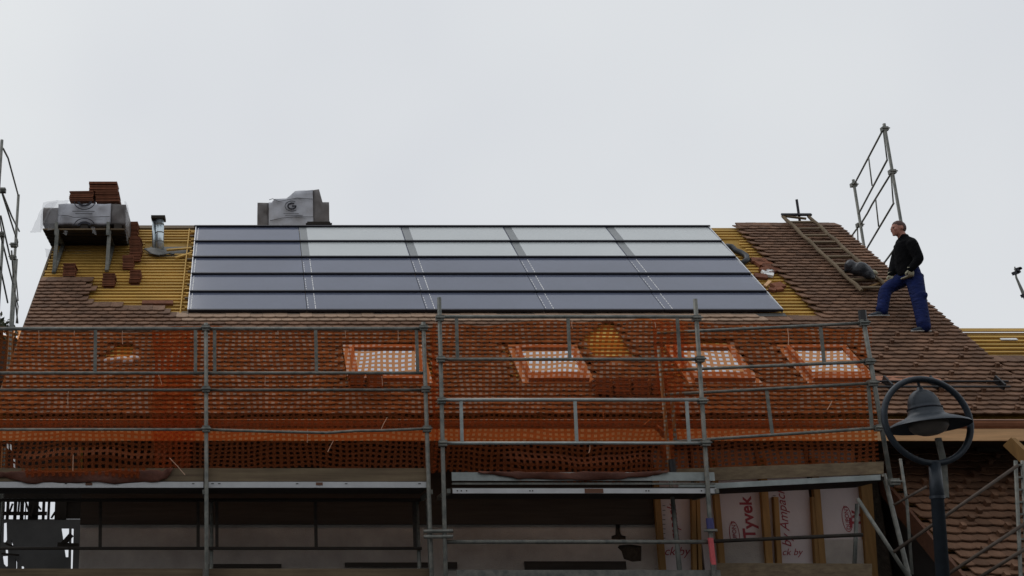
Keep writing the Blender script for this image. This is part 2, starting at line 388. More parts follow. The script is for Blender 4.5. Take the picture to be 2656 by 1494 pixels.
# clay tiles
TW, TL, TT = 0.176, 0.27, 0.016
def tile_mesh(f0=-1, f1=1):
    xs_ = [x for x in (-1, -.72, -.38, 0, .38, .72, 1) if f0 <= x <= f1]
    out = [(x * TW / 2, 0.027 * x * x) for x in xs_] + [(f1 * TW / 2, TL), (f0 * TW / 2, TL)]
    m = MB(); k = len(out)
    m.add([(x, y, TT) for x, y in out] + [(x, y, 0) for x, y in out], [tuple(range(k)), tuple(range(2 * k - 1, k - 1, -1))] + [(i, i + k, (i + 1) % k + k, (i + 1) % k) for i in range(k)])
    me = m.mesh('tile'); me.materials.append(MATS['tile']); return me
TILE = tile_mesh(); PALE = tile_mesh(); PALE.materials.clear(); PALE.materials.append(MATS['tile_pale']); HALF = {-1: tile_mesh(0, 1), 1: tile_mesh(-1, 0)}   # half tiles close the verges
def tile_matrix(o, X, s, vv, nn):
    tilt = 0.225 + random.uniform(-.006, .010); h = 0.096 + random.uniform(-.001, .003)
    v2 = (vv - nn * tilt).normalized(); u2 = (UU + vv * random.uniform(-.005, .005)).normalized(); n2 = u2.cross(v2).normalized(); u2 = v2.cross(n2)
    loc = o + UU * X + vv * s + nn * h
    return Matrix(((u2.x, v2.x, n2.x, loc.x), (u2.y, v2.y, n2.y, loc.y), (u2.z, v2.z, n2.z, loc.z), (0, 0, 0, 1)))
def lay_tiles(parent, mats, prefer, limit=300):
    mats.sort(key=prefer)
    for M in mats[:limit]:
        o = bpy.data.objects.new('tile', TILE); C.objects.link(o); o.matrix_world = M; o.parent = parent
    rest = mats[limit:]
    if rest:
        bv = [v.co.copy() for v in TILE.vertices]; bf = [tuple(p.vertices) for p in TILE.polygons]; vs_ = []; fs_ = []
        for M in rest:
            b = len(vs_); vs_ += [tuple(M @ q) for q in bv]; fs_ += [tuple(i + b for i in f) for f in bf]
        me = bpy.data.meshes.new('tiles'); me.from_pydata(vs_, [], fs_); me.update(); me.materials.append(MATS['tile'])
        kind(put('tile_field', me, parent), 'stuff')
SKY = [(1.40, 2.34), (3.67, 4.46), (5.83, 6.62), (7.37, 8.17)]; DS = -.21
bare = [
    [(-400, 400), (-400, 690), (96, 722), (240, 724), (236, 748), (228, 770), (232, 790), (328, 792), (332, 802), (420, 803), (428, 813), (500, 816), (508, 400)],
    [(1528, 928), (1516, 886), (1535, 850), (1560, 836), (1598, 838), (1622, 868), (1640, 900), (1662, 930), (1600, 944)],
    [(262, 922), (290, 898), (318, 892), (345, 900), (362, 922), (330, 946), (285, 944)],
    [(1800, 882), (1905, 888), (1880, 908), (1800, 908)],
    [(1545, 810), (1648, 810), (1648, 819), (1545, 819)], [(1925, 800), (2110, 800), (2125, 826), (2050, 832), (1925, 818)],
]
def has_tile(X, s):
    if s > S_R - 0.06: return False
    if PX0 - 0.2 < X < 8.33 and s + .05 > PS0 - 0.10: return False
    for a, b in SKY:
        if a - 0.14 < X < b + 0.14 and 0.86 + DS < s + .05 < 1.93 + DS: return False
    x, y = proj(R(X, s + 0.05, 0.08))
    return not any(inpoly(x, y, q) for q in bare)
TM = []; HM = []
NT = int(round((XR - XL) / (TW + 0.003)))
for k in range(0, int(S_R / EXP) + 2):
    s = k * EXP - 0.055
    for c in range(NT + (k % 2)):
        X = XL + (c + .5 * (1 - k % 2)) * (TW + 0.003)
        if not has_tile(X, s): continue
        M = tile_matrix(EV, X, s, VV, NN)
        e = -1 if (k % 2 and c == 0) else (1 if (k % 2 and c == NT) else 0)
        if PS0 - .30 < s < PS0 - .10 and PX0 - .1 < X < 7.4 and not e: HM.append((M, PALE)); continue
        if e: HM.append((M, HALF[e]))
        else: TM.append(M)
def pref(M):
    x, y = proj(M.translation); hid = (x < 2240 and y > 850) or x > 2680 or x < -20
    return (hid, M.translation.y)
lay_tiles(roof, TM, pref)
for M, me_ in HM:
    o = bpy.data.objects.new('new_tile' if me_ is PALE else 'half_tile', me_); C.objects.link(o); o.matrix_world = M; o.parent = roof
# ridge caps over the tiled end and verge boards
for k in range(5):
    X0 = 8.33 + k * 0.28
    m = MB(); pts = [R(X0, S_R + .02, .05), R(X0 + .31, S_R + .02, .065)]
    m.rbox(X0, X0 + .286, S_R - .17, S_R + .005, .075 + .004 * (k % 2), .095 + .004 * (k % 2)); m.build('ridge_tile', 'tile', roof)
m = MB(); m.rbox(XL - .035, XL - .004, -.05, S_R, -.17, .03); m.build('verge_board', 'wood_old', roof)
m = MB(); m.rbox(XR + .004, XR + .035, 2.3, S_R, -.17, .03); m.build('verge_board', 'wood_old', roof)
# bars of the snow fence and snow hooks on the un-netted part
for y_, x0_, x1_ in ((989, 2275, 2615), (1003, 2275, 2620)):
    a = RP(x0_, y_, .17); b = RP(x1_, y_, .17)
    MB().tube([R(a[0], a[1], .17), R(b[0], a[1], .17)], .014, 8).build('snow_guard_bar', 'black_plastic', roof)
for x_ in (2300, 2420, 2590):
    a = RP(x_, 996, .12); MB().rbox(a[0] - .012, a[0] + .012, a[1] - .12, a[1] + .1, .085, .19).build('snow_guard_bracket', 'black_plastic', roof)
a = RP(2270, 985, .1); b = RP(2432, 976, .1)
MB().rbox(a[0], b[0], a[1] - .02, b[1], .095, .105).build('lifted_sheet', 'copper', roof)
for k in range(0, 10):
    for c in range(0, 11):
        X = 8.55 + c * 0.543 + (k % 3) * 0.181; s = 0.06 + 2 * k * EXP
        x, y = proj(R(X, s, .1))
        if (X < XR - .08 or s < 1.2) and x > 2255 and x < 2680 and has_tile(X, s) and not (0.78 < s < 1.02 and x < 2450):
            m = MB(); m.rbox(X - .022, X + .022, s - .02, s + .025, .09, .148); m.build('snow_hook', 'tile', roof)
# skylights
def sbox(m, X0, X1, s0, s1, h0, h1): return m.rbox(X0, X1, s0 + DS, s1 + DS, h0, h1)
for i, (a, b) in enumerate(SKY):
    f = MB()
    sbox(f, a - .08, a - .001, .93, 1.84, .05, .095); sbox(f, b + .001, b + .08, .93, 1.84, .05, .095)
    sbox(f, a - .08, b + .08, .895, .929, .06, .10); sbox(f, a - .08, b + .08, 1.841, 1.89, .05, .11)
    sk = f.build('skylight', 'copper_pale', house); sk['label'] = 'roof window with copper flashing'
    g = MB(); sbox(g, a, a + .06, .96, 1.80, .06, .15); sbox(g, b - .06, b, .96, 1.80, .06, .15)
    sbox(g, a + .061, b - .061, .96, 1.10, .06, .15); sbox(g, a + .061, b - .061, 1.72, 1.80, .06, .165); g.build('sash', 'copper', sk)
    sbox(MB(), a + .061, b - .061, 1.101, 1.719, .10, .135).build('pane', 'window_glass', sk)
    sbox(MB(), a, b, .93, .958, .06, .155).build('apron', 'copper', sk)
# gutter, fascia, soffit
g = MB(); n = 10; gy, gz, gr = YE - 0.09, ZE - 0.055, 0.075
prof = [(gy - gr * math.cos(math.pi * k / n), gz - 1.5 * gr * math.sin(math.pi * k / n)) for k in range(n + 1)]
inner = [(gy - (gr - .006) * math.cos(math.pi * k / n), gz - (1.5 * gr - .006) * math.sin(math.pi * k / n)) for k in range(n, -1, -1)]
g.sheet(prof + inner, [], (XL - .05, 0, 0), (0, 1, 0), (0, 0, 1), -14.2); g.build('gutter', 'copper', house)
MB().tube([(XL - .05, gy - gr, gz + .005), (XL + 14.15, gy - gr, gz + .005)], .009, 8).build('gutter_lip', 'copper_pale', house)
zf0, zf1 = P(1328, 1143, YE + .06).z, P(1328, 1104, YE + .06).z
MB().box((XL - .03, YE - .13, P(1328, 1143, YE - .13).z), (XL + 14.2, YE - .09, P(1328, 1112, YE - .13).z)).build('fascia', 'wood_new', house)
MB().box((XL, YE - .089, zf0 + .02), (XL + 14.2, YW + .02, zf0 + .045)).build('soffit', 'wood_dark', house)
MB().tube([P(1700, 1105, YE - .12), P(1715, 1118, YE - .12), P(1722, 1150, YE - .06), P(1724, 1185, YE + .02)], .045, 12).build('downpipe', 'copper', house)

# ------------------------------------------------------------------ lower wing sharing the roof plane
wing = thing('house_wing', 'lower wing beyond the tall gable with bare yellow battens above its tiles', 'house', (11.5, 17, 0))
SW_ = 2.24; X1w = 13.4
yr2 = R(0, SW_).y; zr2 = R(0, SW_).z
m = MB(); m.obox(R((XR + .04 + X1w) / 2, SW_ / 2, -.09), UU * (X1w - XR - .04) / 2, VV * SW_ / 2, NN * .08)
m.obox(V(((XR + .04 + X1w) / 2, yr2, zr2)) + V((0, .8, -.75)) - NB * .09, UU * (X1w - XR - .04) / 2, VB * -1.05, NB * .08)
wroof = m.build('roof', 'underlay', wing)
m = MB(); m.box((10.1, 15.35, 0), (13.2, 17.2, 4.6)); m.build('wall', 'grey_wall', wing)
for k in range(1, 20):
    s = k * EXP + .02; MB().rbox(XR + .05, X1w, s, s + .036, .001, .030).build('batten', 'batten', wroof)
MB().rbox(XR + .05, X1w, SW_ - .06, SW_ + .02, .033, .05).build('ridge_board', 'batten', wroof)
MB().rbox(10.55, 10.78, 1.93, 1.97, .035, .05).build('loose_lath', 'white_mark', wroof)
TM = []
for k in range(0, 13):
    s = k * EXP - .055; off = (k % 2) * TW / 2; X = XR + TW / 2 + off
    while X < 12.3:
        TM.append(tile_matrix(EV, X, s, VV, NN)); X += TW + .003
lay_tiles(wroof, TM, lambda M: M.translation.x)

# ------------------------------------------------------------------ porch with a lower tiled roof
porch = thing('porch', 'lower tiled porch roof under the eave behind the lamp post', 'porch', (10, 14.5, 0))
EP = V((0, 13.55, 2.12)); PSL = 2.72; XP0, XP1 = 8.22, 13.2
def Q(X, s, h=0): return EP + UU * X + VV * s + NN * h
m = MB(); m.obox(Q((XP0 + XP1) / 2, PSL / 2, -.06), UU * (XP1 - XP0) / 2, VV * PSL / 2, NN * .05)
proof = m.build('roof', 'wood_old', porch)
m = MB(); m.obox(Q(XP0 - .03, PSL / 2, -.04), UU * .022, VV * PSL / 2, NN * .11); m.build('verge_board', 'brown_board', porch)
m = MB(); m.sheet([(14.3, .13), (15.4, .13), (15.4, 3.75), (14.3, 2.62)], [], (XP0 + .35, 0, 0), (0, 1, 0), (0, 0, 1), .2); m.build('wall', 'grey_wall', porch)
for xx in (8.4, 11.6): MB().box((xx, 13.9, .13), (xx + .16, 14.06, 2.3)).build('post', 'stud', porch)
for k in range(int(PSL / EXPP)):
    s = k * EXPP + .02; MB().obox(Q((XP0 + XP1) / 2, s + .025, .015), UU * (XP1 - XP0) / 2, VV * .025, NN * .014).build('batten', 'batten', proof)
TM = []
for k in range(int(PSL / EXPP) + 1):
    X = XP0 + TW / 2 + (k % 2) * TW / 2
    while X < 11.6:
        TM.append(tile_matrix(EP, X, k * EXPP - .055, VV, NN)); X += TW + .003
lay_tiles(proof, TM, lambda M: (M.translation.x > 10.4, M.translation.y))
for k in range(0, 17):
    for c in range(0, 5):
        X = XP0 + .4 + c * .543 + (k % 3) * .181; s = .06 + k * EXPP
        if X < 11: MB().obox(Q(X, s, .12), UU * .028, VV * .032, NN * .034).build('snow_hook', 'tile', proof)
MB().bar(P(2618, 1146, 14.1), P(2680, 1206, 13.9), .1, .14).build('strut', 'stud', porch)

# ------------------------------------------------------------------ solar panels
ROWN = ['lowest row', 'row above the lowest', 'middle row', 'row below the top', 'top row']
COLN = ['flue pipe end', 'second from flue pipe end', 'middle column', 'second from ladder end', 'ladder end']
CWD = (PX1 - PX0) / 5; RH = (PS1 - PS0) / 5
for r in range(5):
    for c in range(5):
        pale = r >= 3 and c >= 1
        a = PX0 + c * CWD + .004; b = a + CWD - .008; s0 = PS0 + r * RH; s1 = s0 + RH - .002
        if c > 0 and pale: a += .0
        tint = 'pale grey' if pale else 'dark blue-grey'
        t = thing('solar_panel', f'{tint} solar panel, {ROWN[r]}, {COLN[c]}', 'solar panel', R((a + b) / 2, s0, .06), 'solar panels on the roof')
        def slab(x0, x1, d0, d1, h, th):   # lapped like a shingle: lower edge higher
            m = MB(); f0 = .125 - .030 * d0 / RH + h; f1 = .125 - .030 * d1 / RH + h
            ps_ = [R(x0, s0 + d0, f0), R(x1, s0 + d0, f0), R(x1, s0 + d1, f1), R(x0, s0 + d1, f1)]
            return m.add(ps_ + [q - NN * th for q in ps_], [(0, 1, 2, 3), (7, 6, 5, 4), (0, 4, 5, 1), (1, 5, 6, 2), (2, 6, 7, 3), (3, 7, 4, 0)])
        slab(a, b, .03, RH - .002, 0, .02).build('glass', 'glass_dark', t)
        MB().rbox(a, b, s0 - .002, s0 + .029, .0945, .129).build('profile', 'black_profile', t)
        if pale:
            slab(a + (.125 if c else .02), b - .012, .034, RH - .006, .003, .002).build('film', 'glass_pale', t)
            slab(a + .002, a + .122, .034, RH - .006, .002, .0015).build('joint_strip', 'strip_grey', t)
        else:
            g0 = .012
            nd = 7 if c else 9
            for q in range(nd):
                d0 = .04 + q * (RH - .06) / nd
                ln = (RH - .06) / nd * random.uniform(.55, .95)
                slab(a + (.03 if not c else .118), a + (.03 if not c else .118) + .011, d0, d0 + ln, .002, .0015).build('dash', 'white_mark', t)
            if c:
                for q in range(5):
                    d0 = .06 + q * .085; slab(a + .012, a + .021, d0, d0 + random.uniform(.04, .07), .002, .0015).build('dash', 'white_mark', t)
        if c == 0: MB().rbox(a - .012, a - .001, s0 + .03, s1, .06, .12).build('edge_trim', 'alu', t)
        if c == 4: MB().rbox(b + .001, b + .014, s0 + .03, s1, .06, .12).build('edge_trim', 'alu', t)
cap = MB().rbox(PX0 - .03, PX1 + .03, PS1 + .002, PS1 + .03, .05, .13).build('array_top_rail', 'black_profile'); tag(cap, 'long black rail along the top edge of the solar array', 'rail')
cap = MB().rbox(PX0 - .02, PX1 + .02, PS0 - .10, PS0 - .012, .05, .075).build('array_flashing', 'lead'); tag(cap, 'dull grey flashing strip under the lowest solar row', 'flashing')

# ------------------------------------------------------------------ front scaffold
YS = 13.6
def ground_post(p, q, ytop=None):
    """straight standard through two points, run down to the ground"""
    d = q - p; t = (0.131 - p.z) / d.z; return [p, p + d * t]
SEEN = set()
def coupler(p, par, r=.045):
    key = (par.name, round(p.x, 1), round(p.z, 1), round(p.y, 1))
    if key in SEEN: return None
    SEEN.add(key)
    m = MB(); m.box((p.x - r, p.y - r * .9, p.z - .035), (p.x + r, p.y + r * .9, p.z + .035)); m.tube([(p.x - r * 1.3, p.y - r, p.z), (p.x + r * 1.3, p.y - r, p.z)], .012, 6)
    return m.build('coupler', 'galv', par)
def onpost(post, z):
    p, q = post; return p + (q - p) * ((z - p.z) / (q.z - p.z))
def tubes(par, pts, r=.0242, name='guardrail', m='galv'): return MB().tube(pts, r, 10).build(name, m, par, smooth=True)
def frame_guard(par, p0, p1, q0, q1, ups, m='galv', name='guard_frame'):
    """ladder-shaped guard: top rail p0-p1, bottom rail q0-q1, uprights at fractions"""
    fr = tubes(par, [p0, p1], .0225, name, m); tubes(fr, [q0, q1], .020, 'rail', m)
    for u in ups: MB().bar(p0 + (p1 - p0) * u + V((0, -.006, 0)), q0 + (q1 - q0) * u + V((0, -.006, 0)), .04, .012, V((0, 1, 0))).build('upright', m, fr)
# -- left: two bays
sl = thing('scaffold', 'front scaffold section of two bays with wooden toe boards and dark red net', 'scaffold', (-.5, YS, .13), 'scaffold sections along the eave')
pA = ground_post(P(-52, 842, YS), P(-68, 1450, YS)); pB = ground_post(P(534, 838, YS), P(536, 1450, YS)); pC = ground_post(P(1098, 836, YS), P(1118, 1450, YS))
for p in (pA, pB, pC): tubes(sl, p, .0255, 'standard')
for p in (pA, pB, pC):
    q = V((p[1].x, p[1].y + .75, p[1].z)); tubes(sl, [q, V((q.x, q.y, 3.2))], .0242, 'standard')
    MB().bar(V((p[0].x, YS, 3.2)), V((p[0].x, YS + .75, 3.2)), .04, .05).build('transom', 'galv', sl)
for pa, pb, xs2 in ((pA, pB, (245, 506)), (pB, pC, (556, 820, 1083))):
    for yy, wob in ((1010, 0), (1113, .02)):
        za = P(535, yy, YS).z; a = onpost(pa, za) + V((0, .03, 0)); b = onpost(pb, za) + V((0, .03, 0))
        if wob and pa is pB: pts = [a, a.lerp(b, .3) - V((0, 0, .025)), a.lerp(b, .55) - V((0, 0, .04)), a.lerp(b, .68) - V((0, 0, .015)), a.lerp(b, .8) - V((0, 0, .012)), b + V((0, 0, .01))]
        else: pts = [a, b]
        tubes(sl, pts, .017)
        for q in (a, b): coupler(V((q.x, q.y - .03, q.z)), sl)
    zt, zb = P(535, 851, YS).z, P(535, 966, YS).z
    a, b, c, d = [onpost(pp, z) + V((0, .035, 0)) for z in (zt, zb) for pp in (pa, pb)]
    ups = [(P(x, 900, YS).x - a.x) / (b.x - a.x) for x in xs2]
    frame_guard(sl, a, b, c, d, ups)
    for q in (a, b): coupler(V((q.x, q.y - .03, q.z)), sl)
    # lower guard and its uprights
    zt, zb = 3.18, P(535, 1411, YS).z
    a, b, c, d = [onpost(pp, z) + V((0, .70, 0)) for z in (zt, zb) for pp in (pa, pb)]
    frame_guard(sl, a, b, c, d, ups, 'wood_dark', 'lower_guard_frame')
zt0, zt1 = P(535, 1250, YS).z, P(535, 1213, YS).z
for pa, pb in ((pA, pB), (pB, pC)):
    xa = pa[0].x + .03; xb = pb[0].x - .01
    MB().box((xa, YS + .045, zt0 + .012), (xb, YS + .075, zt1)).build('toe_board', 'wood_old', sl)
    d = MB().box((xa, YS + .03, P(535, 1264, YS).z), (xb, YS + .05, zt0 + .005)).build('deck_edge', 'alu', sl)
    for fr in (.02, .05, .4, .62, .95): MB().box((xa + fr * (xb - xa), YS + .026, zt0 - .022), (xa + fr * (xb - xa) + .03, YS + .0295, zt0 - .012)).build('slot', 'black_plastic', d)
    MB().box((xa + .49 * (xb - xa), YS + .025, zt0 - .036), (xa + .49 * (xb - xa) + .08, YS + .0295, zt0 - .002)).build('label_plate', 'brown_board', d)
    for j in range(2): MB().box((xa, YS + .051 + j * .35, zt0 - .05), (xb, YS + .05 + .34 + j * .35, zt0)).build('deck_plank', 'wood_dark', sl)
    MB().box((xa, YS + .06, P(535, 1520, YS).z), (xb, YS + .09, P(535, 1474, YS).z)).build('toe_board', 'wood_old', sl)
# -- middle bay
sm = thing('scaffold', 'front scaffold bay of clean galvanised tubes with grey metal toe board', 'scaffold', (3.8, YS - .1, .13), 'scaffold sections along the eave')
YMs = YS - .08
pD = ground_post(P(1139, 772, YMs), P(1155, 1450, YMs)); pF = ground_post(P(1803, 776, YMs), P(1848, 1450, YMs))
for p in (pD, pF): tubes(sm, p, .0255, 'standard')
for p in (pD, pF):
    q = V((p[1].x, p[1].y + .75, p[1].z)); tubes(sm, [q, V((q.x, q.y, 3.2))], .0242, 'standard')
    MB().bar(V((p[0].x, YMs, 3.2)), V((p[0].x, YMs + .75, 3.2)), .04, .05).build('transom', 'galv', sm)
    for yy in (826, 1040): coupler(onpost(p, P(1500, yy, YMs).z), sm)
for y0, y1, mm in ((823, 933, 'galv'), (1038, 1150, 'galv_light')):
    zt, zb = P(1500, y0, YMs).z, P(1500, y1, YMs).z
    a, b, c, d = [onpost(pp, z) + V((0, -.02, 0)) for z in (zt, zb) for pp in (pD, pF)]
    frame_guard(sm, a, b, c, d, [(P(x, 900, YMs).x - a.x) / (b.x - a.x) for x in (1187, 1478, 1763)], mm)
    for q in (c, d): coupler(q, sm)
a, b = onpost(pD, P(1500, 1405, YMs).z), onpost(pF, P(1500, 1405, YMs).z); tubes(sm, [a + V((0, .03, 0)), b + V((0, .03, 0))], .0242, 'lower_guardrail', 'galv')
xa, xb = pD[0].x + .05, pF[0].x - .0
z = lambda y: P(1500, y, YMs).z
MB().box((xa, YMs + .03, z(1246)), (xb, YMs + .05, z(1224))).build('toe_board', 'galv_light', sm)
d = MB().box((xa, YMs + .02, z(1279)), (xb, YMs + .045, z(1266))).build('deck_edge', 'alu', sm)
for fr in (.015, .03, .05, .29, .3, .73, .74, .94, .96): MB().box((xa + fr * (xb - xa), YMs + .015, z(1274)), (xa + fr * (xb - xa) + .014, YMs + .019, z(1271))).build('slot', 'black_plastic', d)
MB().box((xa + .5 * (xb - xa), YMs + .014, z(1278.5)), (xa + .57 * (xb - xa), YMs + .019, z(1267))).build('label_plate', 'brown_board', d)
MB().box((xa, YMs + .03, z(1256)), (xb, YMs + .06, z(1251))).build('deck_rail', 'galv', sm)
for j in range(2): MB().box((xa, YMs + .061 + j * .33, z(1277)), (xb, YMs + .06 + .32 + j * .33, z(1262))).build('deck_plank', 'wood_dark', sm)
MB().box((xa, YMs + .03, z(1525)), (xb - .06, YMs + .06, z(1478))).build('lower_toe_board', 'galv', sm)
MB().box((xa, YMs + .061, z(1530)), (xb - .06, YMs + .5, z(1522))).build('lower_deck', 'wood_dark', sm)
# screw jack, collar and sticker on its standard
for yy, nm, mt, r0, h0 in ((1358, 'collar', 'collar_blue', .042, .06), (1376, 'disc', 'galv', .075, .012), (1430, 'sticker', 'sticker_red', .031, .15)):
    q = onpost(pF, P(1840, yy, YMs).z); MB().tube([q - V((0, 0, h0)), q + V((0, 0, h0))], r0, 14).build(nm, mt, sm)
# clamp pieces between the doubled standards
for yy in (1378, 1392): 
    q = onpost(pD, z(yy)); MB().tube([q + V((-.24, .02, 0)), q + V((.09, -.03, 0))], .022, 8).build('clamp', 'galv', sm)
# -- right bay, turned towards the street
YR0, YR1 = 13.95, 13.2
sr = thing('scaffold', 'front scaffold bay turned towards the street with mossy toe board and leaning end post', 'scaffold', (6.6, 13.5, .13), 'scaffold sections along the eave')
def PR(x, y):
    f = (x - 1690) / (2280 - 1690); return P(x, y, YR0 + (YR1 - YR0) * f)
pG = [PR(2238, 822), PR(2313, 1262)]
tubes(sr, pG, .0255, 'standard'); MB().tube([PR(2236, 806), PR(2239, 836)], .045, 10).build('post_cap', 'black_plastic', sr)
pG2 = ground_post(PR(2302, 1225) + V((.02, .12, 0)), PR(2338, 1370) + V((0.02, .12, 0))); tubes(sr, pG2, .0255, 'standard')
pH = ground_post(PR(1716, 900) + V((0, .1, 0)), PR(1762, 1400) + V((0, .1, 0))); tubes(sr, [V((pH[0].x, pH[0].y, pH[0].z)), pH[1]], .0242, 'standard', 'galv')
q = PR(2318, 1250); coupler(q, sr, .05)
for (xa_, ya_), (xb_, yb_), r in (((1704, 864), (2240, 838), .019), ((1712, 961), (2254, 938), .02), ((1728, 1023), (2262, 994), .019), ((1736, 1146), (2280, 1110), .019)):
    tubes(sr, [PR(xa_, ya_), PR(xb_, yb_)], r)
    coupler(PR(xb_, yb_), sr)
for xa_, ya_, xb_, yb_ in ((2128, 846, 2138, 944), (1988, 1012, 2003, 1124), (2252, 1000, 2262, 1112), (1742, 1024, 1752, 1146)):
    MB().bar(PR(xa_, ya_), PR(xb_, yb_), .04, .012, V((0, 1, 0))).build('upright', 'galv', sr)
def strip(par, name, m, x0, x1, ya0, ya1, yb0, yb1, th):
    """upright board between two image columns"""
    a, b, c, d = PR(x0, ya0), PR(x1, yb0), PR(x1, yb1), PR(x0, ya1); o = V((0.1, .35, 0)).normalized() * th
    return MB().add([a, b, c, d, a + o, b + o, c + o, d + o], [(0, 1, 2, 3), (7, 6, 5, 4), (0, 4, 5, 1), (1, 5, 6, 2), (2, 6, 7, 3), (3, 7, 4, 0)]).build(name, m, par)
strip(sr, 'toe_board', 'wood_old', 1755, 2292, 1216, 1250, 1197, 1229, .03)
strip(sr, 'deck_edge', 'galv_light', 1760, 2284, 1258, 1272, 1231, 1245, .02)
a, b = PR(1760, 1266), PR(2284, 1240)
for j in range(2): MB().obox((a + b) / 2 + V((0.06, .2 + j * .34, 0)), (b - a) / 2, V((0, .165, 0)), V((0, 0, .022))).build('deck_plank', 'wood_dark', sr)
tubes(sr, [PR(1800, 1405) + V((0, .1, 0)), PR(2250, 1385) + V((0, .1, 0))], .022, 'lower_guardrail', 'wood_dark')
strip(sr, 'lower_toe_board', 'wood_old', 1860, 2262, 1460, 1500, 1462, 1500, .03)
for (x0, y0), (x1, y1), dy in (((2224, 1293), (2365, 1510), .0), ((2258, 1300), (2250, 1500), .3)):
    tubes(sr, [PR(x0, y0) + V((0, dy, 0)), PR(x1, y1) + V((0, dy, 0))], .022, 'brace')
tubes(sr, [PR(2335, 1190), PR(2352, 1300), PR(2366, 1490)], .016, 'hanging_tube', 'galv')
tubes(sr, [P(2640, 1207, 12.9), P(2318, 1432, 13.1)], .018, 'brace', 'rust')
tubes(sr, [P(2675, 1347, 12.9), P(2455, 1492, 13.0)], .018, 'brace', 'rust')
tubes(sr, [P(2680, 1410, 12.9), P(2540, 1498, 13.0)], .018, 'brace', 'rust')
tubes(sr, [P(2318, 1310, 13.1), P(2404, 1262, 13.0)], .014, 'brace', 'rust')
# end frame at the picture's right-hand edge
sg = thing('ladder_frame', 'grey perforated ladder frame standing before the porch tiles', 'scaffold', (9.0, 12.95, .13))
for xx in (2634, 2652):
    a, b = P(xx, 1195, 12.95), P(xx + 10, 1420, 12.95); tubes(sg, ground_post(a, b), .02, 'side_rail', 'galv')
for k in range(7): MB().bar(P(2635 + k, 1206 + k * 32, 12.95), P(2654 + k, 1206 + k * 32, 12.95), .03, .02).build('rung', 'galv', sg)

# ------------------------------------------------------------------ safety nets
def net(label, quad, cell=(.077, .054), amp=.025, seed=0, strings=(), belly=.0, hem=None):
    """woven sheet with open cells between four corners tl, tr, br, bl"""
    rnd = random.Random(seed); tl, tr, br, bl = quad
    nx = max(4, int((tr - tl).length / cell[0])); nz_ = max(4, int((tl - bl).length / cell[1]))
    ph = [rnd.uniform(0, 6.28) for _ in range(6)]
    vs_, fs_ = [], []
    us = []; ws = []
    for i in range(nx): us += [i / nx, (i + .50) / nx]
    us.append(1.0)
    for j in range(nz_): ws += [j / nz_, (j + .48) / nz_]
    ws.append(1.0)
    Wd = (tr - tl).length
    for w_ in ws:
        for u in us:
            p = tl.lerp(tr, u).lerp(bl.lerp(br, u), w_)
            x = u * Wd
            p = p + V((.020 * math.sin(x * 3.1 + w_ * 8 + ph[0]) + .008 * math.sin(x * 9 - w_ * 15), amp * math.sin(x * 2.1 + ph[1] + w_ * 3) + .4 * amp * math.sin(x * 6.3 + ph[2]) - belly * math.sin(math.pi * w_), .030 * math.sin(x * 1.9 + ph[3] + w_ * 4) + .012 * math.sin(x * 4.7 + ph[0] - w_ * 7) + .008 * math.sin(x * 11 + ph[4] + w_ * 13)))
            if w_ < .12: p.z -= .022 * (1 - w_ / .12) * abs(math.sin(x * 2.2 + ph[5]))
            if hem: p = hem(p, u, w_)
            vs_.append(p)
    k = len(us)
    for j in range(len(ws) - 1):
        for i in range(k - 1):
            if i % 2 == 1 and j % 2 == 1: continue
            fs_.append((j * k + i, j * k + i + 1, (j + 1) * k + i + 1, (j + 1) * k + i))
    me = bpy.data.meshes.new('safety_net'); me.from_pydata([tuple(q) for q in vs_], [], fs_); me.update(); me.materials.append(MATS['net_orange'])
    o = put('safety_net', me); tag(o, label, 'safety net', 'orange safety nets along the scaffold')
    for (x0, y0), (x1, y1), Y in strings:
        a = P(x0, y0, Y); b = P(x1, y1, Y); mid = (a + b) / 2 + V((rnd.uniform(-.008, .008), 0, 0))
        MB().tube([a, mid, b], .004, 5).build('tie_string', 'string', o)
    return o
YN = YS + .13
def drape(z0, x0, x1, dep):
    """foot of the net pulled out over the toe board between two places along it"""
    def f(p, u, w_):
        if w_ > .86:
            q = (w_ - .86) / .14; e = max(0, min(1, min((p.x - x0) / .25, (x1 - p.x) / .35)))
            p = V((p.x, p.y - .12 * min(1, q * 3) * e, p.z - dep * q * e))
        return p
    return f
sY = YN - .02
net('orange net sheet along the bay beside the barn, torn near its foot', [P(-70, 852, YN), P(505, 854, YN), P(500, 1222, YN), P(-70, 1222, YN)], seed=1, hem=drape(0, P(20, 1230, YN).x, P(440, 1230, YN).x, .10),
    strings=(((100, 852), (101, 890), sY), ((192, 850), (192, 872), sY), ((318, 855), (318, 893), sY), ((178, 1015), (176, 1050), sY), ((410, 970), (420, 998), sY), ((190, 1180), (189, 1222), YS - .06), ((440, 1188), (480, 1232), YS - .06)))
net('orange net sheet overlapping the next one, before the widest roof window', [P(395, 850, YN + .06), P(1138, 852, YN + .06), P(1136, 1222, YN + .06), P(400, 1222, YN + .06)], seed=2,
    strings=(((720, 855), (721, 868), sY), ((896, 858), (897, 876), sY), ((1032, 855), (1033, 885), sY), ((688, 975), (687, 1000), sY), ((990, 975), (992, 1000), sY), ((1005, 1082), (988, 1115), sY), ((865, 1142), (850, 1172), sY), ((798, 1115), (797, 1148), sY)))
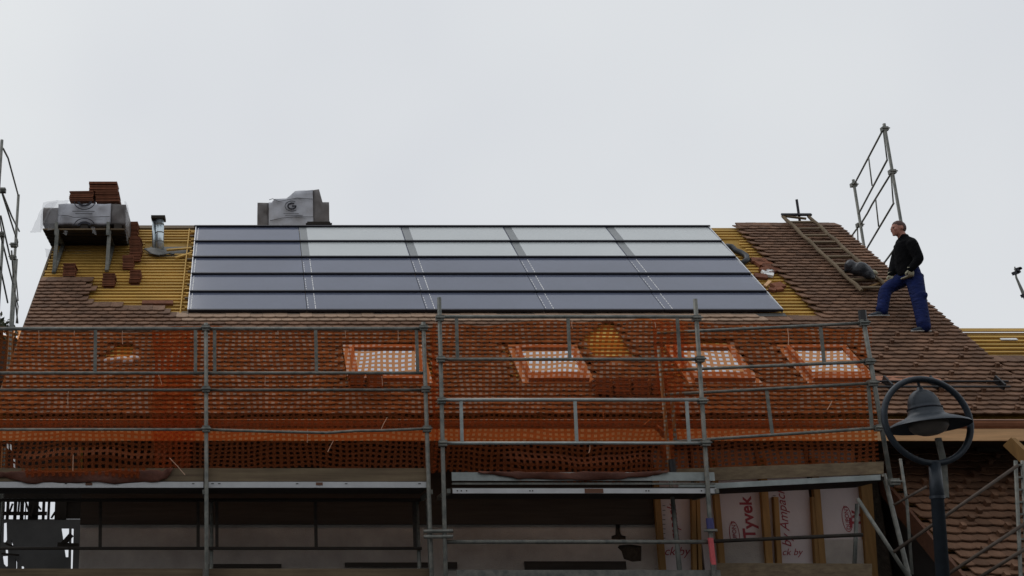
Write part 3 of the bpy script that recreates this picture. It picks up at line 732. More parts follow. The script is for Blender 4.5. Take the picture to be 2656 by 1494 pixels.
net('orange net sheet of the galvanised bay, bulging over the grey toe board', [P(1118, 834, YN + .02), P(1785, 832, YN + .02), P(1745, 1240, YN + .02), P(1125, 1232, YN + .02)], seed=3, belly=.04, hem=drape(0, P(1300, 1230, YN).x, P(1725, 1230, YN).x, .06),
    strings=(((1484, 830), (1485, 852), sY), ((1698, 835), (1700, 850), sY), ((1565, 1070), (1566, 1085), sY), ((1690, 1086), (1670, 1102), sY), ((1530, 1155), (1527, 1175), YS - .1)))
def PN(x, y): return PR(x, y) + V((.03, .10, 0))
net('orange net sheet of the turned bay, its free end curling past the post', [PN(1690, 828), PN(2262, 838), PN(2290, 1206), PN(1745, 1232)], seed=4, strings=(((2043, 852), (2045, 895), 13.4), ((2158, 1040), (2145, 1063), 13.3)))
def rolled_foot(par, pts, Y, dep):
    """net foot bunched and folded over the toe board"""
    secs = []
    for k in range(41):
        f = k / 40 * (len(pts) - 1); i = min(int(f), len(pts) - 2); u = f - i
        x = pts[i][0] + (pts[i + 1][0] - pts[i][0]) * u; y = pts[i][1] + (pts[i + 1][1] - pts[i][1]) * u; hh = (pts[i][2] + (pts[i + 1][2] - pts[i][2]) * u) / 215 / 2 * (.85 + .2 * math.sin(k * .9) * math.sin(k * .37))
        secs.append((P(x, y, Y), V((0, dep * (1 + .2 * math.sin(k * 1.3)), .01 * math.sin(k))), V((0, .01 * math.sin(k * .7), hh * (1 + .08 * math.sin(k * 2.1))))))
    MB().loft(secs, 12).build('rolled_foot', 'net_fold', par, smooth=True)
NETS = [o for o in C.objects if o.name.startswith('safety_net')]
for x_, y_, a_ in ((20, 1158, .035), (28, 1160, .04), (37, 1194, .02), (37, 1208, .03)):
    q = P(x_, y_, YN - .04); MB().add([q + V((-.012, 0, a_)), q + V((.01, -.01, a_ * .6)), q + V((.014, 0, -a_)), q + V((-.006, -.008, -a_ * .5))], [(0, 1, 2, 3)]).build('sky_tear', 'white_mark', NETS[0])  # white chips stand in for bright sky showing through tears in the net
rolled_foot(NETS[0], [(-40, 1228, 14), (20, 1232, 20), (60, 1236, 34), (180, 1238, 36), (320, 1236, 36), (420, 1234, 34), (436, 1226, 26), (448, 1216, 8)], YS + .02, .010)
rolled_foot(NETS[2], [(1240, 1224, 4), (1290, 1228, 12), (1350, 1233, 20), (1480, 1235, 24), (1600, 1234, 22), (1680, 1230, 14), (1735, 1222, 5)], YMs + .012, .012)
t = MB(); t.tube([P(1742, 1192, YS + .1), P(1747, 1235, YS + .1)], .042, 14); tag(t.build('pipe_stub', 'black_plastic'), 'short dark pipe stub standing on the scaffold deck', 'pipe')

# ------------------------------------------------------------------ gable scaffolds (their planes run back beside the gables)
def gable(label, A, B, mirror, specs, posts_extra=()):
    t = thing('gable_scaffold', label, 'scaffold', (A.x, A.y, 0))
    n_ = (B - A).cross(V((0, 0, 1))); n_.z = 0; n_.normalize()
    def on(x, y):
        d = ray(x, y); return CAM + d * ((A - CAM).dot(n_) / d.dot(n_))
    for p in (A, B) + tuple(on(*q) for q in posts_extra): tubes(t, [p, V((p.x, p.y, .001))], .0255, 'standard')
    for kind_, pts in specs:
        tubes(t, [on(*q) for q in pts], .0155 if kind_ == 'rail' else .012, kind_)
    return t, on
A = P(2293, 321, 18.1); B = P(2213, 466, 20.1)
gr_, on = gable('tall guard frames of the scaffold beyond the gable behind the man', A, B, 1, [
    ('rail', [(2290, 337), (2217, 476)]), ('rail', [(2301, 415), (2228, 553)]), ('upright', [(2291, 340), (2301, 415)]), ('upright', [(2253, 408), (2262, 482)]),
    ('rail', [(2313, 447), (2262, 530), (2250, 553), (2232, 582)]), ('rail', [(2318, 527), (2244, 652)]), ('upright', [(2311, 452), (2317, 527)]), ('upright', [(2271, 514), (2279, 588)]),
    ('rail', [(2230, 583), (2196, 630)]), ('upright', [(2224, 590), (2226, 640)]), ('rail', [(2345, 612), (2280, 700)]), ('upright', [(2293, 678), (2299, 720)])])
for q in ((2294, 335), (2314, 446), (2214, 480), (2229, 584)): coupler(on(*q), gr_, .05)
A = P(5, 363, 17.4); B = P(48, 505, 19.9)
gl_, on = gable('tangle of guard rails of the scaffold beyond the gable by the tile pallet', A, B, -1, [
    ('rail', [(8, 385), (21, 410), (47, 506)]), ('rail', [(6, 500), (30, 560), (50, 600)]), ('rail', [(6, 503), (36, 598), (46, 628)]), ('upright', [(45, 620), (46, 640)]),
    ('rail', [(2, 560), (25, 662)]), ('rail', [(2, 612), (36, 745)]), ('rail', [(0, 690), (20, 785)]), ('upright', [(36, 745), (47, 795)]), ('upright', [(47, 795), (42, 838)]), ('upright', [(38, 680), (47, 780)]),
    ('rail', [(30, 650), (37, 750), (46, 838)]), ('upright', [(-2, 560), (8, 620)])], ((8, 610), (43, 672)))
for q in ((6, 494), (36, 636), (34, 668), (3, 608)): coupler(on(*q), gl_, .055)

# ------------------------------------------------------------------ roof top goods
def stack(label, base_px=None, X=None, s=None, nrow=8, w_=.17, l_=.38, th=.017, loc=None, group='stacks of loose tiles on the roof', jit=.006, mtl='tile_red'):
    """pile of flat tiles standing level; on the roof it leans on a batten by its back edge"""
    me = MB().box((-w_ / 2, -l_ / 2, 0), (w_ / 2, l_ / 2, th)).mesh('clay_tile'); me.materials.append(MATS[mtl])
    p = loc if loc is not None else R(X, s, .034)
    t = thing('tile_stack', label, 'tiles', p, group)
    for k in range(nrow):
        o = put('clay_tile', me); o.location = (random.uniform(-jit, jit), l_ / 2 + random.uniform(-jit, jit) - .0, k * th * 1.35); o.rotation_euler = (0, 0, random.uniform(-.06, .06)); o.parent = t
        if loc is None: o.location.z += 0
    return t
def rstack(label, x, y, n_, w_=.19):
    """stack lying on the slope, tiles piled square to the roof"""
    X, s = RP(x, y, .034); t = thing('tile_stack', label, 'tiles', R(X, s, .034), 'stacks of loose tiles on the roof')
    me = MB().obox((0, 0, 0), UU * w_ / 2, V((0, .17, 0)), V((0, 0, .0085))).mesh('clay_tile'); me.materials.append(MATS['tile_red'])
    for k in range(n_):
        o = put('clay_tile', me); o.parent = t; o.location = V((random.uniform(-.008, .008), .12 + random.uniform(-.008, .008), .012 + k * .026))
        o.rotation_euler = (0, 0, random.uniform(-.04, .04))
    MB().obox(R(X, s, .05) + V((0, .1, -.02)), UU * w_ * .4, V((0, .09, 0)), V((0, 0, .03))).build('wedge', 'tile_red', t)
    return t
rstack('short stack of red tiles beneath the tile pallet', 180, 718, 8)
rstack('short stack of red tiles at the foot of the inner pallet leg', 282, 744, 8)
rstack('short stack of red tiles lowest in the column beside the pallet', 350, 735, 8, .17)
rstack('stack of red tiles tucked lower left in the column beside the pallet', 332, 700, 9, .17)
rstack('tall stack of red tiles in the middle of the column beside the pallet', 350, 680, 16, .18)
rstack('stack of red tiles topmost in the column beside the pallet near the ridge', 345, 618, 11, .15)
X0, s0 = RP(368, 790, .05); X1, s1 = RP(450, 778, .05)
tag(MB().rbox(X0, X1, s0, s0 + .10, .033, .07).build('loose_ridge_tile', 'tile_red'), 'long flat red tile lying on the bare battens', 'tile')
# dark tile piles seen through the net
for lab, xa_, xb_, ya_, yb_ in (('wide dark tile pile behind the net below the bare diamond', 1540, 1735, 1028, 985), ('dark tile pile behind the net below the widest window', 902, 1000, 1010, 984)):
    X0, s0 = RP(xa_, ya_, .1); X1, _ = RP(xb_, ya_, .1)
    t = thing('tile_pile', lab, 'tiles', R((X0 + X1) / 2, s0, .09))
    n_ = int((X1 - X0) / .2)
    for c in range(n_):
        for k in range(7): MB().obox(R(X0 + (c + .5) * (X1 - X0) / n_, s0 + .14, .095) + V((random.uniform(-.01, .01), random.uniform(-.01, .01), .03 * k - .06)), V((.095, 0, 0)), V((0, .16, 0)), V((0, 0, .013))).build('clay_tile', 'tile_red', t)

# pallet platform on brackets by the left verge
YPF = 17.3
zp = P(220, 597, YPF).z; xl_, xr_ = P(108, 597, YPF).x, P(328, 597, YPF).x
pf = thing('roof_platform', 'timber pallet platform carried level on two grey steel bracket legs', 'platform', (xl_ + .6, YPF + .5, zp - .4))
for k in range(6):
    yy = YPF + k * .17; MB().box((xl_ + .02, yy, zp + .0), (xr_ - .03, yy + .13, zp + .03)).build('deck_board', 'wood_dark', pf)
for xx in (xl_ + .1, (xl_ + xr_) / 2 - .06, xr_ - .2): MB().box((xx, YPF, zp + .0301), (xx + .12, YPF + .98, zp + .11)).build('bearer', 'wood_dark', pf)
MB().box((xl_ + .02, YPF - .022, zp + .0), (xr_ - .03, YPF - .001, zp + .022)).build('front_edge', 'wood_old', pf)
for x0_, y0_, x1_, y1_ in ((146, 625, 140, 708), (283, 625, 277, 703)):
    Xf, sf = RP(x1_, y1_, .04); foot = R(Xf, sf, .034); top = V((foot.x + .02, foot.y, zp - .002))
    MB().bar(foot, top, .055, .05, V((0, 1, 0))).build('bracket_leg', 'galv', pf)
    MB().box((foot.x - .022, YPF - .06, zp - .10), (foot.x + .028, YPF - .026, zp + .12)).build('bracket_plate', 'galv', pf)
    MB().bar(V((foot.x, YPF - .05, zp - .025)), V((foot.x, YPF + .72, zp - .025)), .05, .045).build('bracket_arm', 'galv', pf)
    MB().rbox(Xf - .03, Xf + .03, sf - .02, sf + 1.0, .034, .075).build('bracket_rail', 'galv', pf)
def bundle(name, label, x0, x1, y0, y1, z0, z1, cx0, cx1, bumps, seed, top=None):
    """shrink-wrapped tile pack: lumpy box, printed middle band"""
    rnd = random.Random(seed)
    def lump(xa, xb, m, nm, par, grow):
        nx, ny, nz_ = max(3, int((xb - xa) / .05)), 8, 10
        vs_ = {}; mb = MB(); idx = {}
        def vert(i, j, k):
            if (i, j, k) not in idx:
                u, v_, w_ = i / nx, j / ny, k / nz_
                x = xa + (xb - xa) * u; zt = z1 + (top(x) if top else 0)
                p = V((x, y0 - grow + (y1 - y0 + 2 * grow) * v_, z0 + (zt - z0) * w_))
                cx, cy, cz = abs(u * 2 - 1), abs(v_ * 2 - 1), abs(w_ * 2 - 1)
                rr = .012 * (max(0, cy * cz - .7))
                p.y += (-1 if v_ > .5 else 1) * rr * 2; p.z -= rr * 2 if w_ > .5 else 0
                p += V((0, 1, .7)) * (.018 * math.sin(x * 17 + seed) * math.sin(p.z * 19 + 2 * seed) + rnd.uniform(-.004, .004)) * (1 if bumps else .4)
                idx[(i, j, k)] = len(mb.v); mb.v.append(tuple(p))
            return idx[(i, j, k)]
        for i in range(nx):
            for j in range(ny):
                for k in (0, nz_): mb.f.append((vert(i, j, k), vert(i + 1, j, k), vert(i + 1, j + 1, k), vert(i, j + 1, k)))
            for k in range(nz_):
                for j in (0, ny): mb.f.append((vert(i, j, k), vert(i + 1, j, k), vert(i + 1, j, k + 1), vert(i, j, k + 1)))
        for j in range(ny):
            for k in range(nz_):
                for i in (0, nx): mb.f.append((vert(i, j, k), vert(i, j + 1, k), vert(i, j + 1, k + 1), vert(i, j, k + 1)))
        return mb.build(nm, m, par, smooth=True)
    t = thing(name, label, 'tile pack', ((x0 + x1) / 2, (y0 + y1) / 2, z0))
    lump(x0, cx0 - .001, 'sack_side', 'wrapped_end', t, -.02); lump(cx1 + .001, x1, 'sack_side', 'wrapped_end', t, -.02)
    body = lump(cx0, cx1, 'sack', 'printed_wrap', t, 0)
    return t, body
def arc(cx, cz, rx, rz, a0, a1, wd, Y, par, m, name='logo_ring', n=26):
    o, i_ = [], []
    for k in range(n + 1):
        a = math.radians(a0 + (a1 - a0) * k / n); o.append((cx + rx * math.cos(a), cz + rz * math.sin(a))); i_.append((cx + (rx - wd) * math.cos(a), cz + (rz - wd) * math.sin(a)))
    vs_ = [(x, Y, z_) for x, z_ in o + i_]; vs_ += [(x, Y + .004, z_) for x, _, z_ in [(q[0], 0, q[2]) for q in vs_]]
    k = n + 1; fs_ = []
    for j in range(n): fs_ += [(j, j + 1, k + j + 1, k + j), (2 * k + j, 3 * k + j, 3 * k + j + 1, 2 * k + j + 1), (j, 2 * k + j, 2 * k + j + 1, j + 1), (k + j, k + j + 1, 3 * k + j + 1, 3 * k + j)]
    return MB().add(vs_, fs_).build(name, m, par)
zt_ = P(220, 526, YPF).z
tb, body = bundle('tile_pack', 'film wrapped tile pack with cut ring logos on the bracket platform', P(110, 560, YPF).x, P(325, 560, YPF).x, YPF + .02, YPF + .9, zp + .112, zt_, P(150, 560, YPF).x, P(286, 560, YPF).x, True, 3,
                  top=lambda x: -.06 if x < P(150, 560, YPF).x else 0)
Yl = YPF - .022
for (px, py), sc_, a0, a1 in (((220, 524), 1, 180, 362), ((219, 588), 1, 15, 175)):
    q = P(px, py, YPF); arc(q.x, q.z, .17, .14, a0, a1, .014, Yl, body, 'ink_dark'); arc(q.x, q.z, .115, .085, a0, a1, .036, Yl, body, 'ink_dark')
MB().tube([(P(150, 560, YPF).x, Yl, P(1, 559, YPF).z), (P(178, 560, YPF).x, Yl, P(1, 561, YPF).z), (P(192, 560, YPF).x, Yl, P(1, 565, YPF).z), (P(285, 560, YPF).x, Yl, P(1, 563, YPF).z)], .006, 6).build('seam', 'ink_grey', body)
for py, xa_, xb_ in ((549, 188, 246), (555, 196, 240)):
    a, b = P(xa_, py, YPF), P(xb_, py, YPF); MB().box((a.x, Yl, a.z - .008), (b.x, Yl + .003, a.z + .006)).build('faint_print', 'ink_grey', body)
# film around it: torn, hanging and flapping
fm = thing('torn_film', 'clear torn plastic film flapping off the wrapped tile pack', 'plastic film', P(100, 590, YPF + .3))
def flap(pts, nm='film_sheet'):
    """crumpled sheet over a coarse grid of points"""
    r_, c_ = len(pts), len(pts[0]); vs_, fs_ = [], []; S = 4; NR, NC = (r_ - 1) * S, (c_ - 1) * S
    for i in range(NR + 1):
        for j in range(NC + 1):
            a, b = min(i // S, r_ - 2), min(j // S, c_ - 2); u, v_ = i / S - a, j / S - b
            p = pts[a][b].lerp(pts[a][b + 1], v_).lerp(pts[a + 1][b].lerp(pts[a + 1][b + 1], v_), u)
            vs_.append(p + V((random.uniform(-.006, .006), random.uniform(-.02, .02), random.uniform(-.006, .006))))
    for i in range(NR):
        for j in range(NC): q = i * (NC + 1) + j; fs_.append((q, q + 1, q + NC + 2, q + NC + 1))
    return MB().add(vs_, fs_).build(nm, 'film', fm, smooth=True)
def FP(x, y, d=0): return P(x, y, YPF + d)
flap([[FP(128, 524, .3), FP(150, 522, 0)], [FP(105, 545, .3), FP(128, 550, -.04)], [FP(85, 590, .3), FP(108, 596, -.03)], [FP(78, 604, .3), FP(106, 603, 0)]])
flap([[FP(112, 525, .2), FP(148, 520, 0), FP(180, 518, .05)], [FP(106, 560, .1), FP(140, 562, -.045), FP(158, 562, -.045)], [FP(104, 596, .1), FP(130, 598, -.045), FP(150, 590, -.045)]])
flap([[FP(322, 522, .0), FP(328, 524, .2), FP(334, 540, .4)], [FP(326, 560, -.03), FP(331, 564, .2), FP(335, 570, .4)], [FP(326, 600, -.03), FP(330, 610, .2), FP(334, 610, .4)], [FP(329, 625, .02), FP(331, 632, .2), FP(332, 632, .3)]])
for q in ([(168, 598), (176, 598), (164, 606), (172, 610)], [(236, 590), (246, 588), (240, 604), (250, 610)]):
    flap([[FP(*q[0], -.05), FP(*q[1], -.05)], [FP(*q[2], -.06), FP(*q[3], -.06)]], 'film_tatter')
zc = YPF + .62
flap([[P(116, 645, zc), P(160, 648, zc), P(245, 650, zc)], [P(120, 668, zc - .1), P(150, 668, zc - .1), P(250, 668, zc - .1)]])
flap([[P(285, 650, zc), P(330, 652, zc)], [P(292, 662, zc), P(328, 664, zc)]])
# loose stacks on top of the pack
def level_stack(label, x0, x1, ybase, ytop, Y, dep=.36, th=.026, mm='tile_red'):
    a = P(x0, ybase, Y); b = P(x1, ybase, Y); zt2 = P(x0, ytop, Y).z; n_ = max(2, int(round((zt2 - a.z) / th)))
    t = thing('tile_stack', label, 'tiles', ((a.x + b.x) / 2, Y + dep / 2, a.z), 'loose tiles on top of the pack')
    me = MB().box((-(b.x - a.x) / 2, -dep / 2, 0), ((b.x - a.x) / 2, dep / 2, th * .62)).mesh('clay_tile'); me.materials.append(MATS[mm])
    for k in range(n_):
        o = put('clay_tile', me); o.parent = t; o.location = (random.uniform(-.012, .012), random.uniform(-.012, .012), k * th); o.rotation_euler = (0, 0, random.uniform(-.03, .03))
    return t
level_stack('low stack of loose tiles beside the taller one on the wrapped pack', 181, 243, 521, 494, YPF + .06, .38, .03)
level_stack('wide stack of loose tiles under the topmost one on the wrapped pack', 247, 308, 521, 496, YPF + .06, .38, .028)
level_stack('topmost stack of loose tiles above all others on the wrapped pack', 231, 304, 495.5, 468, YPF + .1, .30, .03)
# pack behind the ridge
YK = YR + .42
zk = P(760, 590, YK).z
def ktop(x):
    px = proj(V((x, YK, 8.7)))[0]
    if px < 705: return -.17
    if px < 745: return -.10
    if px < 765: return -.10 + .14 * (px - 745) / 20
    if px < 832: return .04 + .04 * (px - 765) / 67
    return -.16
kb, body = bundle('tile_pack', 'white wrapped tile pack with black ring logo peeking over the ridge', P(668, 540, YK).x, P(854, 540, YK).x, YK, YK + .8, zk - .1, P(760, 500, YK).z, P(697, 540, YK).x, P(812, 540, YK).x, True, 5, top=ktop)
Yl = YK - .03
q = P(757, 536, YK); arc(q.x, q.z, .125, .10, 60, 310, .010, Yl, body, 'ink_dark'); arc(q.x, q.z, .082, .066, 55, 355, .026, Yl, body, 'ink_dark'); MB().box((q.x + .0, Yl, q.z - .012), (q.x + .08, Yl + .004, q.z + .014)).build('logo_bar', 'ink_dark', body)
for pts in ([(698, 520), (707, 517), (722, 524), (745, 520), (770, 515), (812, 518)], [(700, 574), (730, 567), (770, 564), (812, 564)]):
    MB().tube([(P(x, y, YK).x, Yl, P(x, y, YK).z) for x, y in pts], .006, 6).build('seam', 'ink_grey', body)
for py, xa_, xb_ in ((555, 735, 775), (560, 740, 785)):
    a, b = P(xa_, py, YK), P(xb_, py, YK); MB().box((a.x, Yl, a.z - .006), (b.x, Yl + .003, a.z + .004)).build('faint_print', 'ink_grey', body)
kp = thing('roof_platform', 'dark platform behind the ridge under the white wrapped pack', 'platform', (P(760, 590, YK).x, YK + .4, zk - .3))
MB().box((P(664, 590, YK).x, YK - .02, zk - .16), (P(860, 590, YK).x, YK + .85, zk - .101)).build('deck', 'wood_dark', kp)
for xx in (690, 830):
    x_ = P(xx, 590, YK).x; MB().box((x_ - .03, YK + .7, ZR - .95), (x_ + .03, YK + .76, zk - .161)).build('bracket_leg', 'galv', kp)
a = P(793, 574, YR + .05); b = P(860, 575, YR + .05)
t = thing('loose_tiles', 'two dark flat tiles lying on the ridge beside the white pack', 'tiles', ((a.x + b.x) / 2, YR, a.z))
for k in range(2): MB().box((a.x + .02 * k, YR - .05, ZR + .055 + k * .024), (b.x - .03 * k, YR + .2, ZR + .075 + k * .024)).build('clay_tile', 'wood_dark', t)

# flue pipe in its hatch
Xf, sf = RP(413, 662, 0)
base = R(Xf, sf + .12, -.05); fl = thing('flue_pipe', 'shiny steel flue pipe with dark cap rising from the open hatch', 'flue pipe', base)
tx = P(411, 570, base.y); ztop = tx.z
MB().tube([base, V((tx.x + .02, base.y, ztop))], .070, 20).build('pipe', 'steel_pipe', fl, smooth=True)
for f_ in (.36, .62, .86):
    q = base.lerp(V((tx.x + .02, base.y, ztop)), f_); MB().tube([q - V((0, 0, .008)), q + V((0, 0, .008))], .073, 20).build('seam_band', 'galv', fl)
MB().tube([base + V((-.10, .03, 0)), V((tx.x - .075, base.y + .03, ztop))], .032, 12).build('side_pipe', 'steel_pipe', fl, smooth=True)
MB().box((tx.x - .115, base.y - .1, ztop + .0), (tx.x + .115, base.y + .12, ztop + .045)).build('cap', 'wood_dark', fl)
h = MB(); a0 = RP(385, 668, 0); a1 = RP(490, 645, 0)
h.rbox(a0[0], a1[0], a0[1], a1[1] + .05, .001, .012); tag(h.build('hatch_lining', 'lead'), 'dark felt lining of the roof opening round the flue', 'lining')
sl_ = MB(); c_ = RP(415, 658, .1)
rr = []
for k in range(7):
    f_ = k / 6; q = RP(378 + 70 * f_, 646 + 12 * f_ + 6 * math.sin(f_ * 3), .06); rr.append((R(q[0], q[1], .06 + .03 * math.sin(f_ * 3.1)), UU * (.03 + .03 * math.sin(f_ * 3.1)), VV * (.04 + .10 * math.sin(f_ * 3.1 + f_))))
sl_.loft(rr, 10); tag(sl_.build('rubber_sleeve', 'lead', smooth=True), 'crumpled dark rubber sleeve at the foot of the flue pipe', 'sleeve')
for lab, (x0, y0), (x1, y1) in (('broken slanting batten at the upper side of the flue hatch', (432, 648), (497, 643)), ('broken slanting batten at the lower side of the flue hatch', (455, 668), (497, 656))):
    p0, p1 = RP(x0, y0, .06), RP(x1, y1, .06); tag(MB().bar(R(p0[0], p0[1], .055), R(p1[0], p1[1], .055), .04, .03, NN).build('broken_batten', 'batten'), lab, 'batten')

# black hose loop beside the array
pts = [(1882, 638), (1898, 640), (1908, 650), (1922, 655), (1936, 664), (1938, 674), (1926, 682)]
tag(MB().tube([R(*RP(x, y, .07), .07) for x, y in pts], .045, 12).build('hose', 'hose', smooth=True), 'thick black hose curling out from under the pale panels', 'hose')
# rubble on the battens
for lab, pts, mm in (('heap of broken red tiles by the tiled edge', [(1965, 676, .10), (1978, 682, .12), (1992, 690, .09), (2000, 700, .12), (1985, 700, .08)], 'tile_red'), ('lone red tile chunk on the battens above the heap of slivers', [(1973, 717, .09)], 'tile_red'), ('dark red tile chunk with a sliver below it on the battens', [(2018, 741, .09), (2019, 750, .06), (2002, 752, .05)], 'tile_red'), ('white crumpled rags among the broken tiles', [(1987, 707, .06), (1996, 704, .05), (1993, 712, .07)], 'white_mark')):
    X, s = RP(pts[0][0], pts[0][1], .05); t = thing('rubble', lab, 'rubble', R(X, s, .034), 'debris on the battens')
    for x, y, z_ in pts:
        X, s = RP(x, y, .06); ax = V((random.uniform(-1, 1), random.uniform(-.5, .5), random.uniform(-.5, .5))).normalized()
        M = Matrix.Rotation(random.uniform(-.6, .6), 3, NN); c = R(X, s, .06); k_ = z_
        m = MB(); m.obox(c, M @ UU * k_, M @ VV * k_ * .8, M @ (NN + UU * .2) * .022); m.build('fragment', mm, t)
p0, p1 = RP(1984, 742, .05), RP(1997, 729, .05); tag(MB().bar(R(*p0, .05), R(*p1, .05), .05, .02, NN).build('lath_offcut', 'wood_new'), 'pale lath offcut lying across the battens', 'offcut')
# small vent heap in the left bare patch
t = MB(); X, s = RP(312, 935, .08)
for k in range(5): t.ball(R(X + random.uniform(-.2, .2), s + random.uniform(-.08, .06), .09), .09, .08, .05)
tag(t.build('rag_heap', 'membrane', smooth=True), 'grey rag heap in the bare patch behind the net', 'rag')

# ------------------------------------------------------------------ roof ladder with hook and bag
ld = thing('roof_ladder', 'wooden roof ladder hooked over the ridge', 'ladder', R(9.6, 3.6, .1))
HL = .17
a0, a1 = RP(2036, 573, HL), RP(2243, 754, HL)
XLd, XLe = (a0[0] + a1[0]) / 2, (a0[0] + a1[0]) / 2 + .44
for xx, e in ((XLd, a1[1]), (XLe, a1[1] + .15)):
    n_ = 14; pts = [R(xx + .01 * math.sin(k * 1.7), e + (S_R + .1 - e) * k / n_, HL + .006 * math.sin(k * 2.3)) for k in range(n_ + 1)]
    MB().tube(pts, [.025 + .006 * (k % 2) for k in range(n_ + 1)], 8).build('rail', 'wood_old', ld)
for k in range(10):
    s = a1[1] + .12 + k * .275
    if s < S_R + .05: MB().bar(R(XLd - .02, s, HL - .01), R(XLe + .03, s + .01, HL - .01), .045, .03, NN).build('rung', 'wood_old', ld)
hk = MB(); q = R(XLe - .16, S_R + .12, HL)
hk.tube([q - V((0, 0, .22)), q + V((0, 0, .30))], .022, 8); hk.build('ridge_hook', 'black_profile', ld)
MB().bar(R(XLd - .03, S_R + .11, HL + .03), R(XLe + .04, S_R + .11, HL + .03), .05, .035, NN).build('cross_bar', 'black_profile', ld)
MB().bar(R(XLd, S_R + .1, HL + .01), R(XLe - .1, S_R - .02, HL + .01), .04, .03, NN).build('hook_strut', 'wood_old', ld)
p0, p1 = RP(2240, 752, .12), RP(2325, 722, .12)
tag(MB().bar(R(*p0, .13), R(*p1, .14), .035, .03, NN).build('loose_lath', 'stud'), 'loose lath laid slantwise over the foot of the roof ladder', 'lath')
bag = MB()
for k in range(9):
    f_ = k / 8; X, s = RP(2195 + 72 * f_, 690 + 22 * f_, .26); r_ = .11 * (math.sin(.35 + f_ * 2.4)) + .03 * random.random()
    bag.ball(R(X + random.uniform(-.04, .04), s + random.uniform(-.05, .05), .24 + random.uniform(-.04, .05)), r_ * random.uniform(.7, 1.1), r_ * random.uniform(.6, 1), r_ * random.uniform(.55, .9), n=10, m=7)
bt = thing('bag', 'black crumpled bag with a pale rag lying on the roof ladder', 'bag', R(9.75, 4.3, .2))
bag.build('sack', 'bag', bt, remesh=.02)
m = MB()
for k in range(4): X, s = RP(2268 + random.uniform(-5, 5), 710 + random.uniform(-6, 6), .26); m.ball(R(X, s, .26), .05, .045, .04)
m.build('rag', 'glove', bt, remesh=.015)

# ------------------------------------------------------------------ the roofer
YH = 16.12
def H(x, y, d=0.0): return P(x, y, YH + d)
Xa, sa = RP(2275, 822, .085); Xb, sb = RP(2393, 862, .085)
footF = R(Xa, sa, .088); footB = R(Xb, sb, .088)
person = thing('person', 'man in black sweater and blue work trousers standing on the tiles with gloves on', 'person', footB)
dF = footF.y - YH; dB = footB.y - YH
hipF, hipB = H(2348, 716, .09), H(2368, 716, -.07)
knF, knB = H(2296, 752, (dF + .09) / 2 + .02), H(2386, 790, (dB - .07) / 2 - .03)
anF, anB = H(2288, 806, dF), H(2397, 848, dB)
pel, wst, chs, nk = H(2356, 706), H(2352, 680), H(2350, 643), H(2344, 618)
head = H(2329, 592)
shF, shB = H(2338, 630, .19), H(2366, 634, -.20)
elF, elB = H(2322, 672, .27), H(2384, 672, -.27)
wrF, wrB = H(2311, 712, .10), H(2362, 698, -.24)
xA, yA, zA = V((1, 0, 0)), V((0, 1, 0)), V((0, 0, 1))
def limb(mb, pts, rs, n=14):
    sub = []; rr_ = []
    for i in range(len(pts) - 1):
        for k in range(5): f_ = k / 5; sub.append(pts[i].lerp(pts[i + 1], f_)); rr_.append(rs[i] + (rs[i + 1] - rs[i]) * f_)
    sub.append(pts[-1]); rr_.append(rs[-1])
    for i in range(1, len(sub) - 1):
        if i % 5 == 0: sub[i] = sub[i] * .6 + (sub[i - 1] + sub[i + 1]) * .2
    mb.tube(sub, rr_, n); mb.ball(pts[0], rs[0], n=12, m=8); mb.ball(pts[-1], rs[-1], n=12, m=8); return mb
def torso(mb, k):
    mb.loft([(pel - zA * .05, xA * .105 * k, yA * .15 * k), (pel + zA * .04, xA * .125 * k, yA * .165 * k), (wst, xA * .145 * k, yA * .165 * k), (chs - zA * .03, xA * .158 * k, yA * .19 * k), (chs + zA * .06, xA * .145 * k, yA * .195 * k), (shF.lerp(shB, .5) + zA * .04, xA * .105 * k, yA * .15 * k), (nk + zA * .02, xA * .06, yA * .065)], 20)
    return mb
def head_mesh(mb):
    c = head; mb.ball(c + V((.012, 0, .012)), .098, .078, .104, n=20, m=14)
    mb.ball(c + V((-.03, 0, -.055)), .066, .06, .066, n=14, m=10)          # jaw
    mb.ball(c + V((-.098, 0, -.022)), .02, .014, .022)                       # nose
    mb.ball(c + V((-.102, 0, -.034)), .014, .016, .010)
    mb.ball(c + V((-.083, 0, .014)), .016, .045, .011)                       # brow
    mb.ball(c + V((-.088, 0, -.064)), .012, .026, .007); mb.ball(c + V((-.086, 0, -.078)), .012, .024, .008)   # lips
    mb.ball(c + V((-.075, 0, -.105)), .022, .025, .02)                       # chin
    for sgn in (-1, 1):
        mb.ball(c + V((.018, sgn * .078, -.012)), .02, .01, .032); mb.ball(c + V((-.06, sgn * .045, -.03)), .03, .02, .026)
    mb.tube([c + V((.02, 0, -.06)), nk + V((.0, 0, -.02))], [.058, .068], 14); return mb
bd = MB(); head_mesh(bd); torso(bd, .86)
limb(bd, [hipF, knF, anF], [.085, .058, .042]); limb(bd, [hipB, knB, anB], [.085, .058, .042])
limb(bd, [shF, elF, wrF], [.055, .042, .03]); limb(bd, [shB, elB, wrB], [.055, .042, .03])
body = bd.build('body', 'skin', person, remesh=.011)
ey = MB()
for sgn in (-1, 1): ey.ball(head + V((-.083, sgn * .033, -.004)), .012, .013, .009)
ey.build('eyes', 'stubble', body, smooth=True)
ht = MB(); ht.loft([(head + V((.02, 0, .018)), xA * .099, yA * .0825), (head + V((.016, 0, .06)), xA * .092, yA * .075), (head + V((.014, 0, .095)), xA * .066, yA * .054), (head + V((.014, 0, .118)), xA * .02, yA * .016)], 22)
ht.loft([(head + V((.045, 0, -.06)), xA * .05, yA * .06), (head + V((.04, 0, -.02)), xA * .074, yA * .078), (head + V((.025, 0, .02)), xA * .093, yA * .0815)], 20)
